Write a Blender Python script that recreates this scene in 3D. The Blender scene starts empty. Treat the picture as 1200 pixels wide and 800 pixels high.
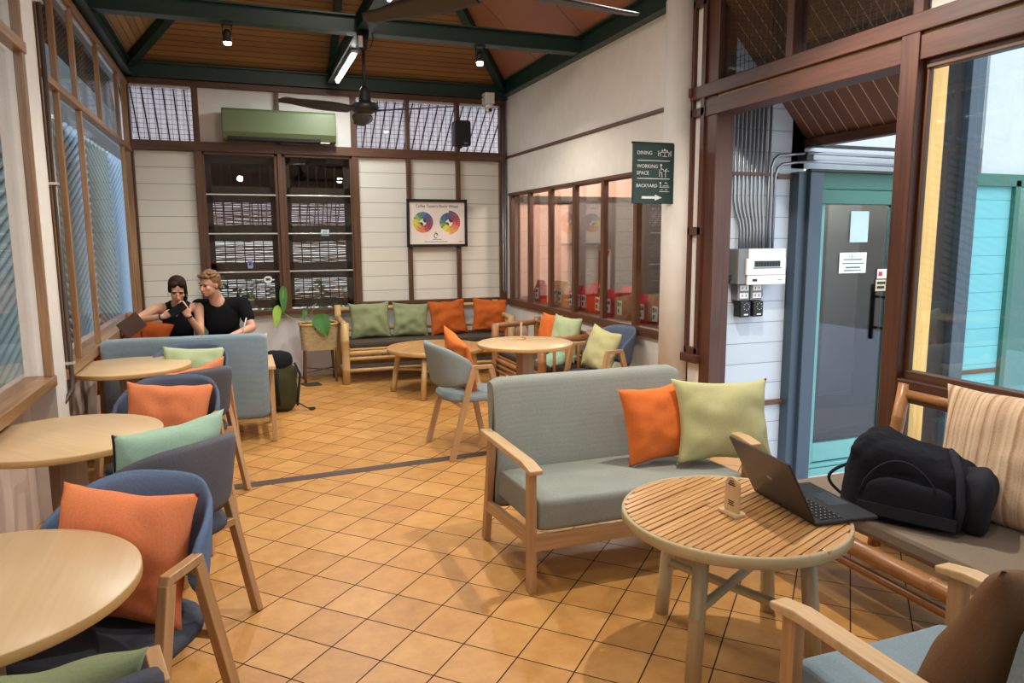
import bpy, bmesh, math, random
from mathutils import Vector, Matrix, noise
PI = math.pi
R = math.radians
rnd = random.Random(7)
sc = bpy.context.scene
col = sc.collection

# ------------------------------------------------------------------ materials
def lin(c):
    return tuple(((x/12.92) if x <= .04045 else ((x+.055)/1.055)**2.4) for x in c)
def rgb(r, g, b):
    return lin((r/255, g/255, b/255)) + (1,)
MATS = {}
class NT:
    def __init__(s, name):
        s.m = bpy.data.materials.new(name); s.m.use_nodes = True
        s.t = s.m.node_tree; s.n = s.t.nodes; s.l = s.t.links
        s.b = s.n['Principled BSDF']; s.out = s.n['Material Output']
    def node(s, typ, **kw):
        n = s.n.new(typ)
        for k, v in kw.items():
            if k.startswith('_'): n.inputs[k[1:].replace('_', ' ')].default_value = v
            else: setattr(n, k, v)
        return n
    def link(s, a, b): s.l.new(a, b)
    def math(s, op, a, b=None, c=None):
        n = s.n.new('ShaderNodeMath'); n.operation = op
        for i, v in enumerate((a, b, c)):
            if v is None: continue
            if isinstance(v, (int, float)): n.inputs[i].default_value = v
            else: s.l.new(v, n.inputs[i])
        return n.outputs[0]
    def mix(s, f, a, b):
        n = s.n.new('ShaderNodeMix'); n.data_type = 'RGBA'
        for i, v in ((0, f), (6, a), (7, b)):
            if isinstance(v, (int, float, tuple)): n.inputs[i].default_value = v
            else: s.l.new(v, n.inputs[i])
        return n.outputs[2]
    def ramp(s, f, stops):
        n = s.n.new('ShaderNodeValToRGB'); cr = n.color_ramp
        while len(cr.elements) < len(stops): cr.elements.new(.5)
        for e, (p, c) in zip(cr.elements, stops): e.position = p; e.color = c
        s.l.new(f, n.inputs[0]); return n.outputs[0]
    def bump(s, h, strength=.3, dist=.005):
        n = s.n.new('ShaderNodeBump'); n.inputs['Strength'].default_value = strength; n.inputs['Distance'].default_value = dist
        s.l.new(h, n.inputs['Height']); s.l.new(n.outputs[0], s.b.inputs['Normal'])
def shade(c, k): return (c[0]*k, c[1]*k, c[2]*k, 1)

def plain(name, c, rough=.6, metal=0, spec=.5, bumpy=0, emis=None):
    t = NT(name); t.b.inputs['Roughness'].default_value = rough; t.b.inputs['Metallic'].default_value = metal
    t.b.inputs['Specular IOR Level'].default_value = spec
    tc = t.node('ShaderNodeTexCoord'); nz = t.node('ShaderNodeTexNoise', _Scale=9.0, _Detail=5.0)
    t.link(tc.outputs['Object'], nz.inputs['Vector'])
    t.link(t.mix(nz.outputs['Fac'], shade(c, .9), shade(c, 1.08)), t.b.inputs['Base Color'])
    if bumpy: t.bump(nz.outputs['Fac'], bumpy, .01)
    if emis:
        t.b.inputs['Emission Color'].default_value = emis[0]; t.b.inputs['Emission Strength'].default_value = emis[1]
    MATS[name] = t.m; return t.m
def fabric(name, c, var=.25, scale=420, fold=.0):
    t = NT(name); t.b.inputs['Roughness'].default_value = .92; t.b.inputs['Specular IOR Level'].default_value = .15
    tc = t.node('ShaderNodeTexCoord')
    w1 = t.node('ShaderNodeTexWave', _Scale=scale/6.28*1.0, _Distortion=.6); w1.bands_direction = 'X'
    w2 = t.node('ShaderNodeTexWave', _Scale=scale/6.28*1.0, _Distortion=.6); w2.bands_direction = 'Z'
    w3 = t.node('ShaderNodeTexWave', _Scale=scale/6.28*1.0, _Distortion=.6); w3.bands_direction = 'Y'
    n1 = t.node('ShaderNodeTexNoise', _Scale=160.0, _Detail=4.0); n2 = t.node('ShaderNodeTexNoise', _Scale=4.0, _Detail=4.0)
    for w in (w1, w2, w3, n1, n2): t.link(tc.outputs['Object'], w.inputs['Vector'])
    a = t.math('MULTIPLY', t.math('ADD', t.math('ADD', w1.outputs['Fac'], w2.outputs['Fac']), w3.outputs['Fac']), .12)
    h = t.math('ADD', a, n1.outputs['Fac'])
    f = t.math('ADD', t.math('MULTIPLY', h, .6), t.math('MULTIPLY', n2.outputs['Fac'], .35))
    t.link(t.ramp(f, [(.25, shade(c, 1-var)), (.9, shade(c, 1+var))]), t.b.inputs['Base Color'])
    t.bump(h, .35, .0015); MATS[name] = t.m; return t.m
def wood(name, c1, c2, rough=.5, su=3, sv=60, bumpv=.15, coat=0):
    """grain runs along UV u"""
    t = NT(name); t.b.inputs['Roughness'].default_value = rough
    uv = t.node('ShaderNodeUVMap'); mp = t.node('ShaderNodeMapping'); mp.inputs['Scale'].default_value = (su, sv, 1)
    t.link(uv.outputs[0], mp.inputs[0])
    nz = t.node('ShaderNodeTexNoise', _Scale=1.0, _Detail=6.0, _Roughness=.65); t.link(mp.outputs[0], nz.inputs['Vector'])
    mp2 = t.node('ShaderNodeMapping'); mp2.inputs['Scale'].default_value = (su*.5, sv*.15, 1); t.link(uv.outputs[0], mp2.inputs[0])
    n2 = t.node('ShaderNodeTexNoise', _Scale=1.0, _Detail=3.0); t.link(mp2.outputs[0], n2.inputs['Vector'])
    f = t.math('ADD', t.math('MULTIPLY', nz.outputs['Fac'], .6), t.math('MULTIPLY', n2.outputs['Fac'], .4))
    t.link(t.ramp(f, [(.32, c1), (.68, c2)]), t.b.inputs['Base Color'])
    t.bump(nz.outputs['Fac'], bumpv, .002); t.b.inputs['Coat Weight'].default_value = coat
    MATS[name] = t.m; return t.m
def lines_mat(name, c, gapc, axis, pitch, gap, off=0, rough=.6, var=.06, gapbump=.6, streak=None):
    """boards across a plane: grooves along one world axis"""
    t = NT(name); t.b.inputs['Roughness'].default_value = rough
    g = t.node('ShaderNodeNewGeometry'); s = t.node('ShaderNodeSeparateXYZ'); t.link(g.outputs['Position'], s.inputs[0])
    v = t.math('DIVIDE', t.math('ADD', s.outputs[axis], off), pitch)
    fr = t.math('FRACT', v); idx = t.math('FLOOR', v)
    m = t.math('LESS_THAN', fr, gap/pitch)
    wn = t.node('ShaderNodeTexWhiteNoise'); wn.noise_dimensions = '1D'; t.link(idx, wn.inputs['W'])
    mp = t.node('ShaderNodeMapping'); mp.inputs['Scale'].default_value = streak or (6, 6, 6); t.link(g.outputs['Position'], mp.inputs[0])
    nz = t.node('ShaderNodeTexNoise', _Scale=1.0, _Detail=6.0); t.link(mp.outputs[0], nz.inputs['Vector'])
    f = t.math('ADD', t.math('MULTIPLY', wn.outputs['Value'], .5), t.math('MULTIPLY', nz.outputs['Fac'], .5))
    base = t.mix(f, shade(c, 1-var*2.2), shade(c, 1+var*2.2))
    t.link(t.mix(m, base, gapc), t.b.inputs['Base Color'])
    t.bump(t.math('SUBTRACT', 1, m), gapbump, .004); MATS[name] = t.m; return t.m
def glass(name, tint=(1, 1, 1, 1), rough=0.0, refl=.12, fk=.45):
    t = NT(name); t.n.remove(t.b)
    tr = t.node('ShaderNodeBsdfTransparent'); tr.inputs[0].default_value = tint
    gl = t.node('ShaderNodeBsdfGlossy'); gl.inputs['Roughness'].default_value = rough
    fr = t.node('ShaderNodeFresnel'); fr.inputs[0].default_value = 1.5
    f = t.math('MINIMUM', t.math('ADD', t.math('MULTIPLY', fr.outputs[0], fk), refl*.2), 1.0)
    mx = t.node('ShaderNodeMixShader'); t.link(f, mx.inputs[0]); t.link(tr.outputs[0], mx.inputs[1]); t.link(gl.outputs[0], mx.inputs[2])
    t.link(mx.outputs[0], t.out.inputs[0]); MATS[name] = t.m; return t.m
def lamp_mat(name, c, s):
    t = NT(name); t.b.inputs['Base Color'].default_value = (.9, .9, .9, 1)
    t.b.inputs['Emission Color'].default_value = c; t.b.inputs['Emission Strength'].default_value = s; MATS[name] = t.m; return t.m

def floor_mat():
    t = NT('terracotta_tile')
    g = t.node('ShaderNodeNewGeometry'); s = t.node('ShaderNodeSeparateXYZ'); t.link(g.outputs['Position'], s.inputs[0])
    x, y = s.outputs[0], s.outputs[1]; P = .231; k = 1/math.sqrt(2)
    u = t.math('DIVIDE', t.math('SUBTRACT', t.math('MULTIPLY', t.math('ADD', x, y), k), .044), P)
    v = t.math('DIVIDE', t.math('SUBTRACT', t.math('MULTIPLY', t.math('SUBTRACT', y, x), k), .141), P)
    def edge(a):
        fr = t.math('FRACT', a); return t.math('MINIMUM', fr, t.math('SUBTRACT', 1, fr))
    e = t.math('MINIMUM', edge(u), edge(v)); m = t.math('LESS_THAN', e, .0125)
    cv = t.node('ShaderNodeCombineXYZ'); t.link(t.math('FLOOR', u), cv.inputs[0]); t.link(t.math('FLOOR', v), cv.inputs[1])
    wn = t.node('ShaderNodeTexWhiteNoise'); wn.noise_dimensions = '2D'; t.link(cv.outputs[0], wn.inputs['Vector'])
    nz = t.node('ShaderNodeTexNoise', _Scale=9.0, _Detail=8.0, _Roughness=.62); t.link(g.outputs['Position'], nz.inputs['Vector'])
    ng = t.node('ShaderNodeTexNoise', _Scale=60.0, _Detail=4.0); t.link(g.outputs['Position'], ng.inputs['Vector'])
    f = t.math('ADD', t.math('MULTIPLY', wn.outputs['Value'], .22), t.math('MULTIPLY', nz.outputs['Fac'], .78))
    base = t.ramp(f, [(.2, rgb(166, 108, 46)), (.5, rgb(194, 136, 68)), (.8, rgb(212, 160, 92))])
    base = t.mix(t.math('MULTIPLY', ng.outputs['Fac'], .18), base, rgb(226, 190, 130))
    t.link(t.mix(m, base, rgb(44, 28, 20)), t.b.inputs['Base Color'])
    r = t.math('ADD', .24, t.math('MULTIPLY', nz.outputs['Fac'], .3)); r = t.math('ADD', r, t.math('MULTIPLY', m, .5))
    t.link(r, t.b.inputs['Roughness']); t.b.inputs['Specular IOR Level'].default_value = .45
    h = t.math('ADD', t.math('MULTIPLY', t.math('SUBTRACT', 1, m), 1.0), t.math('MULTIPLY', ng.outputs['Fac'], .12))
    t.bump(h, .35, .002); MATS['tile'] = t.m; return t.m

M = {}
M['tile'] = floor_mat()
M['plaster'] = plain('white_plaster', rgb(226, 221, 214), .75, bumpy=.05)
M['plaster_grey'] = plain('greyish_plaster', rgb(222, 222, 226), .75, bumpy=.08)
M['plaster_out'] = plain('outer_pale_plaster', rgb(186, 198, 202), .75, bumpy=.05)
M['siding'] = lines_mat('white_board_siding', rgb(222, 218, 208), rgb(150, 145, 136), 2, .172, .006, .06, .6, .02)
M['siding_out'] = lines_mat('outer_white_siding', rgb(194, 204, 212), rgb(128, 136, 144), 2, .157, .005, .0, .6, .02)
M['siding_teal'] = lines_mat('turquoise_siding', rgb(104, 178, 188), rgb(70, 130, 140), 2, .157, .005, .0, .6, .02)
M['limewash'] = lines_mat('limewashed_boards', rgb(200, 180, 166), rgb(130, 112, 100), 1, .30, .003, 0, .7, .14, .4, (3, 9, 1.2))
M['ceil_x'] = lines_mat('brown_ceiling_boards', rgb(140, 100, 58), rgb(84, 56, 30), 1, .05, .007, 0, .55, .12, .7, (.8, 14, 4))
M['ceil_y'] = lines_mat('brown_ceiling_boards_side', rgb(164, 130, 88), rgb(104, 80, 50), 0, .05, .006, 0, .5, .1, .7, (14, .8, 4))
M['ply'] = lines_mat('brown_plywood', rgb(156, 104, 76), rgb(80, 48, 34), 1, 1.1, .012, .15, .5, .12, .5, (2, .7, 5))
M['green_steel'] = plain('dark_green_paint', rgb(24, 54, 47), .42)
M['teal_paint'] = plain('teal_paint', rgb(50, 104, 92), .4)
M['teal_light'] = plain('pale_teal_paint', rgb(100, 160, 158), .4)
M['blue_steel'] = plain('dark_blue_grey_paint', rgb(62, 78, 92), .4)
M['darkwood'] = wood('dark_red_brown_timber', rgb(54, 30, 22), rgb(98, 58, 42), .42, 2, 50, .12)
M['midwood'] = wood('brown_timber', rgb(60, 36, 24), rgb(112, 74, 50), .45, 2, 50, .12)
M['tanwood'] = wood('varnished_tan_timber', rgb(104, 72, 46), rgb(176, 134, 92), .35, 2, 50, .12)
M['oak'] = wood('light_oak', rgb(192, 156, 112), rgb(218, 186, 142), .45, 2, 46, .06)
M['tabletop'] = wood('oak_veneer_top', rgb(196, 164, 122), rgb(214, 184, 142), .36, 1.6, 36, .04)
M['edge'] = wood('oak_edge_band', rgb(186, 142, 86), rgb(212, 172, 112), .4, 3, 30, .04)
M['post'] = wood('grey_brown_post', rgb(138, 112, 88), rgb(172, 144, 116), .5, 2, 30, .06)
M['chairwood'] = wood('chair_frame_wood', rgb(158, 116, 76), rgb(200, 158, 112), .42, 3, 60, .08)
M['bamboo'] = wood('bamboo', rgb(176, 138, 86), rgb(212, 178, 122), .35, 4, 30, .1)
M['bamboo_grey'] = wood('weathered_bamboo', rgb(168, 148, 108), rgb(206, 188, 148), .4, 4, 30, .1)
M['bamboo_brown'] = wood('brown_bamboo', rgb(140, 92, 52), rgb(184, 130, 82), .33, 4, 30, .1)
M['bamboo_dark'] = wood('aged_bamboo', rgb(84, 58, 36), rgb(134, 98, 62), .45, 4, 30, .12)
M['slat'] = wood('bamboo_strip', rgb(160, 104, 54), rgb(222, 176, 116), .33, 3, 60, .1)
M['yellow_plank'] = wood('yellow_pine_plank', rgb(208, 160, 84), rgb(232, 196, 124), .5, 2, 40, .05)
M['greywood'] = wood('weathered_grey_wood', rgb(92, 88, 78), rgb(134, 126, 112), .8, 2, 40, .2)
M['black'] = plain('black_plastic', rgb(24, 24, 26), .45)
M['black_matte'] = plain('black_matte', rgb(20, 20, 22), .8)
M['dark'] = plain('dark_brown_panel', rgb(56, 50, 40), .7)
M['white_plastic'] = plain('white_plastic', rgb(232, 232, 230), .4)
M['grey_plastic'] = plain('grey_plastic', rgb(120, 122, 122), .45)
M['galv'] = plain('galvanised_conduit', rgb(160, 164, 168), .32, .85)
M['alu'] = plain('aluminium', rgb(215, 215, 210), .3, .6)
M['steel'] = plain('brushed_steel', rgb(150, 155, 160), .35, .8)
M['ac_green'] = plain('olive_green_shell', rgb(94, 106, 70), .45)
M['sofa'] = fabric('sofa_linen_blue_grey', rgb(146, 150, 142))
M['sofa_blue'] = fabric('sofa_linen_blue', rgb(132, 150, 160))
M['chair_grey'] = fabric('chair_felt_grey', rgb(98, 98, 106), .22)
M['chair_blue'] = fabric('chair_felt_blue', rgb(96, 116, 146), .25)
M['chair_slate'] = fabric('chair_felt_slate', rgb(88, 98, 118), .22)
M['chair_pale'] = fabric('chair_felt_pale_grey', rgb(136, 146, 146), .22)
M['seat_dark'] = fabric('chair_seat_charcoal', rgb(74, 78, 88), .22)
M['orange'] = fabric('orange_linen', rgb(224, 116, 56), .16)
M['orange_pink'] = fabric('salmon_orange_linen', rgb(226, 134, 90), .18)
M['rust'] = fabric('rust_cotton', rgb(184, 92, 40), .14)
M['sage'] = fabric('sage_cotton', rgb(134, 142, 106), .12)
M['lime'] = fabric('yellow_green_linen', rgb(188, 184, 134), .14)
M['mint'] = fabric('mint_linen', rgb(178, 192, 150), .16)
M['mint2'] = fabric('aqua_linen', rgb(158, 188, 166), .16)
M['brown_fab'] = fabric('brown_cotton', rgb(112, 84, 60), .14)
M['mat'] = fabric('taupe_mat', rgb(134, 120, 104), .12)
M['mat_dark'] = fabric('dark_taupe_mat', rgb(78, 70, 60), .12)
M['bag'] = fabric('black_nylon', rgb(30, 31, 37), .3)
M['bag2'] = fabric('black_webbing', rgb(44, 45, 52), .3)
M['olive'] = fabric('olive_nylon', rgb(66, 66, 42), .2)
M['skin_w'] = plain('skin_light', rgb(214, 162, 134), .55)
M['skin_m'] = plain('skin_fair', rgb(218, 166, 140), .55)
M['hair_dark'] = plain('dark_brown_hair', rgb(44, 28, 23), .7, spec=.2)
M['hair_sand'] = plain('sandy_hair', rgb(128, 92, 58), .55, bumpy=.5)
M['tee'] = fabric('black_tee', rgb(22, 23, 27), .25)
M['trouser'] = fabric('green_trousers', rgb(70, 92, 66), .15)
M['trouser2'] = fabric('dark_trousers', rgb(46, 50, 60), .15)
M['lip'] = plain('lips', rgb(176, 100, 92), .5)
M['eyec'] = plain('eye_dark', rgb(40, 26, 22), .3)
M['red'] = plain('red_foil', rgb(196, 22, 40), .28)
M['red2'] = plain('deep_red_foil', rgb(160, 18, 34), .3)
M['kraft'] = plain('kraft_paper', rgb(206, 162, 110), .7)
M['paper'] = plain('white_paper', rgb(236, 234, 230), .6)
M['cream'] = plain('cream_paper', rgb(236, 222, 214), .6)
M['sign_green'] = plain('sign_dark_green', rgb(22, 54, 44), .4)
M['leaf'] = plain('green_leaf', rgb(64, 118, 44), .4)
M['leaf2'] = plain('yellow_green_leaf', rgb(150, 186, 60), .4)
M['stem'] = plain('plant_stem', rgb(150, 160, 90), .5)
M['rattan'] = wood('rattan', rgb(150, 126, 86), rgb(214, 192, 146), .6, 40, 90, .5)
M['pink'] = plain('pink_beige_wall', rgb(216, 178, 160), .7)
M['strip'] = plain('dark_floor_strip', rgb(78, 62, 54), .5)
M['concrete'] = plain('pale_concrete', rgb(196, 198, 202), .8, bumpy=.1)
M['poly'] = None
M['slat_dark'] = lines_mat('dark_slat_soffit', rgb(66, 56, 44), rgb(206, 186, 156), 1, .10, .006, 0, .6, .1, .3, (1, 12, 1))
M['slat_brown'] = lines_mat('brown_slat_soffit', rgb(112, 78, 62), rgb(214, 190, 160), 1, .105, .006, 0, .55, .12, .3, (1, 12, 1))
M['pipe_blue'] = plain('pale_blue_green_pipe', rgb(150, 178, 190), .5)
M['pipe_green'] = plain('pale_green_grey_pipe', rgb(160, 176, 166), .5)
M['pipe_grey'] = wood('grey_bamboo_pole', rgb(110, 112, 104), rgb(168, 168, 156), .6, 3, 14, .2)
M['glass'] = glass('window_glass', (.93, .95, .94, 1), 0, .10)
M['glass_in'] = glass('interior_window_glass', (.95, .95, .95, 1), 0, .22)
M['glass_left'] = glass('left_window_glass', (.97, .97, .97, 1), 0, .05, .22)
M['glass_dark'] = glass('tinted_door_glass', (.62, .64, .66, 1), 0, .1, .35)
M['glass_teal'] = glass('green_tinted_glass', (.55, .8, .78, 1), 0, .2)
M['lampw'] = lamp_mat('warm_lamp_glow', (1, .82, .55, 1), 40)
M['tube'] = lamp_mat('fluorescent_glow', (.92, 1, .97, 1), 14)
M['lcd'] = plain('lcd', rgb(70, 84, 84), .3)
M['curtain'] = fabric('yellow_curtain', rgb(200, 176, 120), .12)
def poly_mat():
    t = NT('translucent_roof_sheet'); t.n.remove(t.b)
    a = t.node('ShaderNodeBsdfTranslucent'); a.inputs[0].default_value = (1, .90, .86, 1)
    b = t.node('ShaderNodeBsdfDiffuse'); b.inputs[0].default_value = (.9, .82, .78, 1)
    mx = t.node('ShaderNodeMixShader'); mx.inputs[0].default_value = .25
    t.link(a.outputs[0], mx.inputs[1]); t.link(b.outputs[0], mx.inputs[2]); t.link(mx.outputs[0], t.out.inputs[0]); return t.m
M['poly'] = poly_mat()
def stripes_mat():
    t = NT('beige_striped_cloth'); t.b.inputs['Roughness'].default_value = .95; t.b.inputs['Specular IOR Level'].default_value = .1
    tc = t.node('ShaderNodeTexCoord'); s = t.node('ShaderNodeSeparateXYZ'); t.link(tc.outputs['Object'], s.inputs[0])
    nz = t.node('ShaderNodeTexNoise', _Scale=200.0); t.link(tc.outputs['Object'], nz.inputs['Vector'])
    n1 = t.node('ShaderNodeTexNoise', _Detail=5.0, _Scale=1.0); n1.noise_dimensions = '1D'
    t.link(t.math('MULTIPLY', s.outputs[0], 45), n1.inputs['W'])
    f = t.math('ADD', t.math('MULTIPLY', n1.outputs['Fac'], .8), t.math('MULTIPLY', nz.outputs['Fac'], .2))
    t.link(t.ramp(f, [(.36, rgb(170, 132, 102)), (.5, rgb(206, 176, 146)), (.64, rgb(222, 198, 168))]), t.b.inputs['Base Color'])
    t.bump(nz.outputs['Fac'], .3, .001); return t.m
M['striped'] = stripes_mat()
def leafmesh(): pass

# ------------------------------------------------------------------ mesh builder
class MB:
    def __init__(s): s.v = []; s.f = []; s.uv = []; s.mi = []; s.sm = []; s.k = 0
    def add(s, vs, fs, uvs, mi=0, smooth=False):
        b = len(s.v); s.v += [Vector(p) for p in vs]; s.k += 1
        ox, oy = rnd.random()*9, rnd.random()*9
        for f, u in zip(fs, uvs):
            s.f.append([b+i for i in f]); s.uv.append([(a+ox, c+oy) for a, c in u]); s.mi.append(mi); s.sm.append(smooth)
        return s
    def box(s, c, d, rot=None, mi=0):
        """c centre, d full sizes, rot Matrix/angle z"""
        c = Vector(c); hx, hy, hz = d[0]/2, d[1]/2, d[2]/2
        if isinstance(rot, (int, float)): rot = Matrix.Rotation(rot, 3, 'Z')
        P = [Vector((x*hx, y*hy, z*hz)) for x in (-1, 1) for y in (-1, 1) for z in (-1, 1)]
        ax = max(range(3), key=lambda i: d[i])
        F = [(0, 1, 3, 2), (4, 6, 7, 5), (0, 4, 5, 1), (2, 3, 7, 6), (0, 2, 6, 4), (1, 5, 7, 3)]
        U = []
        for f in F:
            n = (P[f[1]]-P[f[0]]).cross(P[f[2]]-P[f[1]]); na = max(range(3), key=lambda i: abs(n[i]))
            oth = [i for i in range(3) if i != na]
            if ax in oth: a = ax; b2 = [i for i in oth if i != ax][0]
            else: a, b2 = oth
            U.append([(P[i][a], P[i][b2]+na*.37) for i in f])
        Q = [(rot @ p if rot else p)+c for p in P]
        return s.add(Q, F, U, mi)
    def b2(s, x0, x1, y0, y1, z0, z1, mi=0):
        return s.box(((x0+x1)/2, (y0+y1)/2, (z0+z1)/2), (abs(x1-x0), abs(y1-y0), abs(z1-z0)), None, mi)
    def bar(s, p0, p1, w, h, up=(0, 0, 1), mi=0):
        p0 = Vector(p0); p1 = Vector(p1); d = p1-p0; L = d.length; d.normalize(); up = Vector(up)
        if abs(d.dot(up)) > .98: up = Vector((0, 1, 0))
        x = d.cross(up).normalized(); z = x.cross(d)
        m = Matrix((x, d, z)).transposed()
        return s.box((p0+p1)/2, (w, L, h), m, mi)
    def poly(s, pts, t, axis, off, mi=0):
        """extrude 2D polygon pts along axis ('x','y','z') from off to off+t"""
        n = len(pts)
        def P(a, b, c): return {'x': (c, a, b), 'y': (a, c, b), 'z': (a, b, c)}[axis]
        vs = [P(a, b, off) for a, b in pts]+[P(a, b, off+t) for a, b in pts]
        fs = [list(range(n))[::-1], list(range(n, 2*n))]+[[i, (i+1) % n, n+(i+1) % n, n+i] for i in range(n)]
        us = [[(pts[i][1], pts[i][0]) for i in range(n)][::-1], [(pts[i][1], pts[i][0]) for i in range(n)]]
        L = 0
        for i in range(n):
            a = pts[i]; b = pts[(i+1) % n]; e = math.hypot(b[0]-a[0], b[1]-a[1])
            us.append([(L, 0), (L+e, 0), (L+e, t), (L, t)]); L += e
        return s.add(vs, fs, us, mi)
    def tube(s, path, r, seg=10, mi=0, cap=True, smooth=True, nodes=None):
        path = [Vector(p) for p in path]; n = len(path)
        if isinstance(r, (int, float)): r = [r]*n
        vs = []; fs = []; us = []; L = 0; Ls = []
        prev = None
        for i, p in enumerate(path):
            if i: L += (p-path[i-1]).length
            Ls.append(L)
            d = (path[min(i+1, n-1)]-path[max(i-1, 0)]).normalized()
            if prev is None:
                a = Vector((0, 0, 1)) if abs(d.z) < .9 else Vector((1, 0, 0)); x = d.cross(a).normalized()
            else: x = (prev-d*prev.dot(d)).normalized()
            prev = x; y = d.cross(x)
            for k in range(seg):
                t = 2*PI*k/seg; vs.append(p+(x*math.cos(t)+y*math.sin(t))*r[i])
        for i in range(n-1):
            for k in range(seg):
                k2 = (k+1) % seg; R_ = max(r[i], .004)
                fs.append((i*seg+k, i*seg+k2, (i+1)*seg+k2, (i+1)*seg+k))
                a0, a1 = 2*PI*k/seg*R_, 2*PI*(k+1)/seg*R_
                us.append([(Ls[i], a0), (Ls[i], a1), (Ls[i+1], a1), (Ls[i+1], a0)])
        s.add(vs, fs, us, mi, smooth)
        if cap:
            for i, rev in ((0, True), (n-1, False)):
                ring = [vs[i*seg+k] for k in range(seg)]; f = list(range(seg))
                if rev: f = f[::-1]
                s.add(ring, [f], [[(math.cos(2*PI*k/seg)*.02, math.sin(2*PI*k/seg)*.02) for k in f]], mi)
        return s
    def bamboo(s, p0, p1, r, every=.24, seg=12, mi=0, taper=1.0):
        p0 = Vector(p0); p1 = Vector(p1); L = (p1-p0).length; d = (p1-p0)/L
        ts = [0]; rs = [r]; o = rnd.uniform(.3, .8)*every; q = o
        while q < L-.02:
            ts += [q-.010, q-.004, q, q+.004, q+.010]; rs += [r, r*1.07, r*1.0, r*1.08, r]; q += every*rnd.uniform(.85, 1.15)
        ts.append(L); rs.append(r)
        rs = [a*(1+(taper-1)*t/L) for a, t in zip(rs, ts)]
        return s.tube([p0+d*t for t in ts], rs, seg, mi)
    def lathe(s, prof, seg=48, c=(0, 0, 0), mi=0, smooth=True):
        vs = []; c = Vector(c)
        for r, z in prof:
            for k in range(seg):
                t = 2*PI*k/seg; vs.append(c+Vector((r*math.cos(t), r*math.sin(t), z)))
        fs = []; us = []; L = 0
        for i in range(len(prof)-1):
            e = math.hypot(prof[i+1][0]-prof[i][0], prof[i+1][1]-prof[i][1]); flat = abs(prof[i+1][1]-prof[i][1]) < abs(prof[i+1][0]-prof[i][0])
            for k in range(seg):
                k2 = (k+1) % seg
                q = (i*seg+k, i*seg+k2, (i+1)*seg+k2, (i+1)*seg+k); fs.append(q)
                if flat: us.append([(vs[j].y-c.y, vs[j].x-c.x) for j in q])
                else:
                    R_ = prof[i][0]; us.append([(2*PI*k/seg*R_, L), (2*PI*(k+1)/seg*R_, L), (2*PI*(k+1)/seg*R_, L+e), (2*PI*k/seg*R_, L+e)])
            L += e
        return s.add(vs, fs, us, mi, smooth)
    def grid(s, fn, nu, nv, mi=0, smooth=True, closeu=False):
        vs = [Vector(fn(i/(nu if closeu else nu-1), j/(nv-1))) for i in range(nu) for j in range(nv)]
        fs = []; us = []
        for i in range(nu if closeu else nu-1):
            for j in range(nv-1):
                i2 = (i+1) % nu
                fs.append((i*nv+j, i2*nv+j, i2*nv+j+1, i*nv+j+1))
                us.append([(i/nu, j/nv), ((i+1)/nu, j/nv), ((i+1)/nu, (j+1)/nv), (i/nu, (j+1)/nv)])
        return s.add(vs, fs, us, mi, smooth)
    def build(s, name, mats, parent=None, bevel=0, sub=0, weld=True, merge=1e-5):
        me = bpy.data.meshes.new(name); me.from_pydata([tuple(v) for v in s.v], [], s.f)
        uvl = me.uv_layers.new(name='UVMap'); i = 0
        flat = [c for u in s.uv for c in u]
        for k, c in enumerate(flat): uvl.data[k].uv = c
        for p, mi, sm in zip(me.polygons, s.mi, s.sm): p.material_index = mi; p.use_smooth = sm
        if not isinstance(mats, (list, tuple)): mats = [mats]
        for m in mats: me.materials.append(m)
        bm = bmesh.new(); bm.from_mesh(me)
        if weld: bmesh.ops.remove_doubles(bm, verts=bm.verts, dist=merge)
        bmesh.ops.recalc_face_normals(bm, faces=bm.faces)
        bm.to_mesh(me); bm.free()
        o = bpy.data.objects.new(name, me); col.objects.link(o)
        if parent: o.parent = parent
        if bevel:
            b = o.modifiers.new('bevel', 'BEVEL'); b.width = bevel; b.segments = 2; b.limit_method = 'ANGLE'; b.angle_limit = R(40)
        if sub:
            b = o.modifiers.new('sub', 'SUBSURF'); b.levels = sub; b.render_levels = sub
        return o

def tag(o, label, cat, group=None, kind=None):
    o['label'] = label; o['category'] = cat
    if group: o['group'] = group
    if kind: o['kind'] = kind
    return o
def thing(name, label, cat, loc=(0, 0, 0), rz=0, group=None):
    o = bpy.data.objects.new(name, None); col.objects.link(o); o.empty_display_size = .1
    o.location = loc; o.rotation_euler = (0, 0, rz); return tag(o, label, cat, group)
def struct(name, mb, m, bevel=0, **k):
    o = mb.build(name, m, None, bevel); o['kind'] = 'structure'; return o
def dup(root, loc=None, rz=None, label=None, group=None):
    r = root.copy(); col.objects.link(r)
    if loc is not None: r.location = loc
    if rz is not None: r.rotation_euler = (0, 0, rz)
    if label: r['label'] = label
    if group: r['group'] = group
    for ch in list(root.children):
        c = ch.copy(); col.objects.link(c); c.parent = r
        for g in ch.children:
            d = g.copy(); col.objects.link(d); d.parent = c
    return r
def recolor(root, mp):
    """own mesh data with other materials for a copy: {part name: material}"""
    for c in root.children:
        base = c.name.split('.')[0]
        if base in mp:
            c.data = c.data.copy(); c.data.materials.clear()
            for m in (mp[base] if isinstance(mp[base], (list, tuple)) else [mp[base]]): c.data.materials.append(m)
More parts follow.
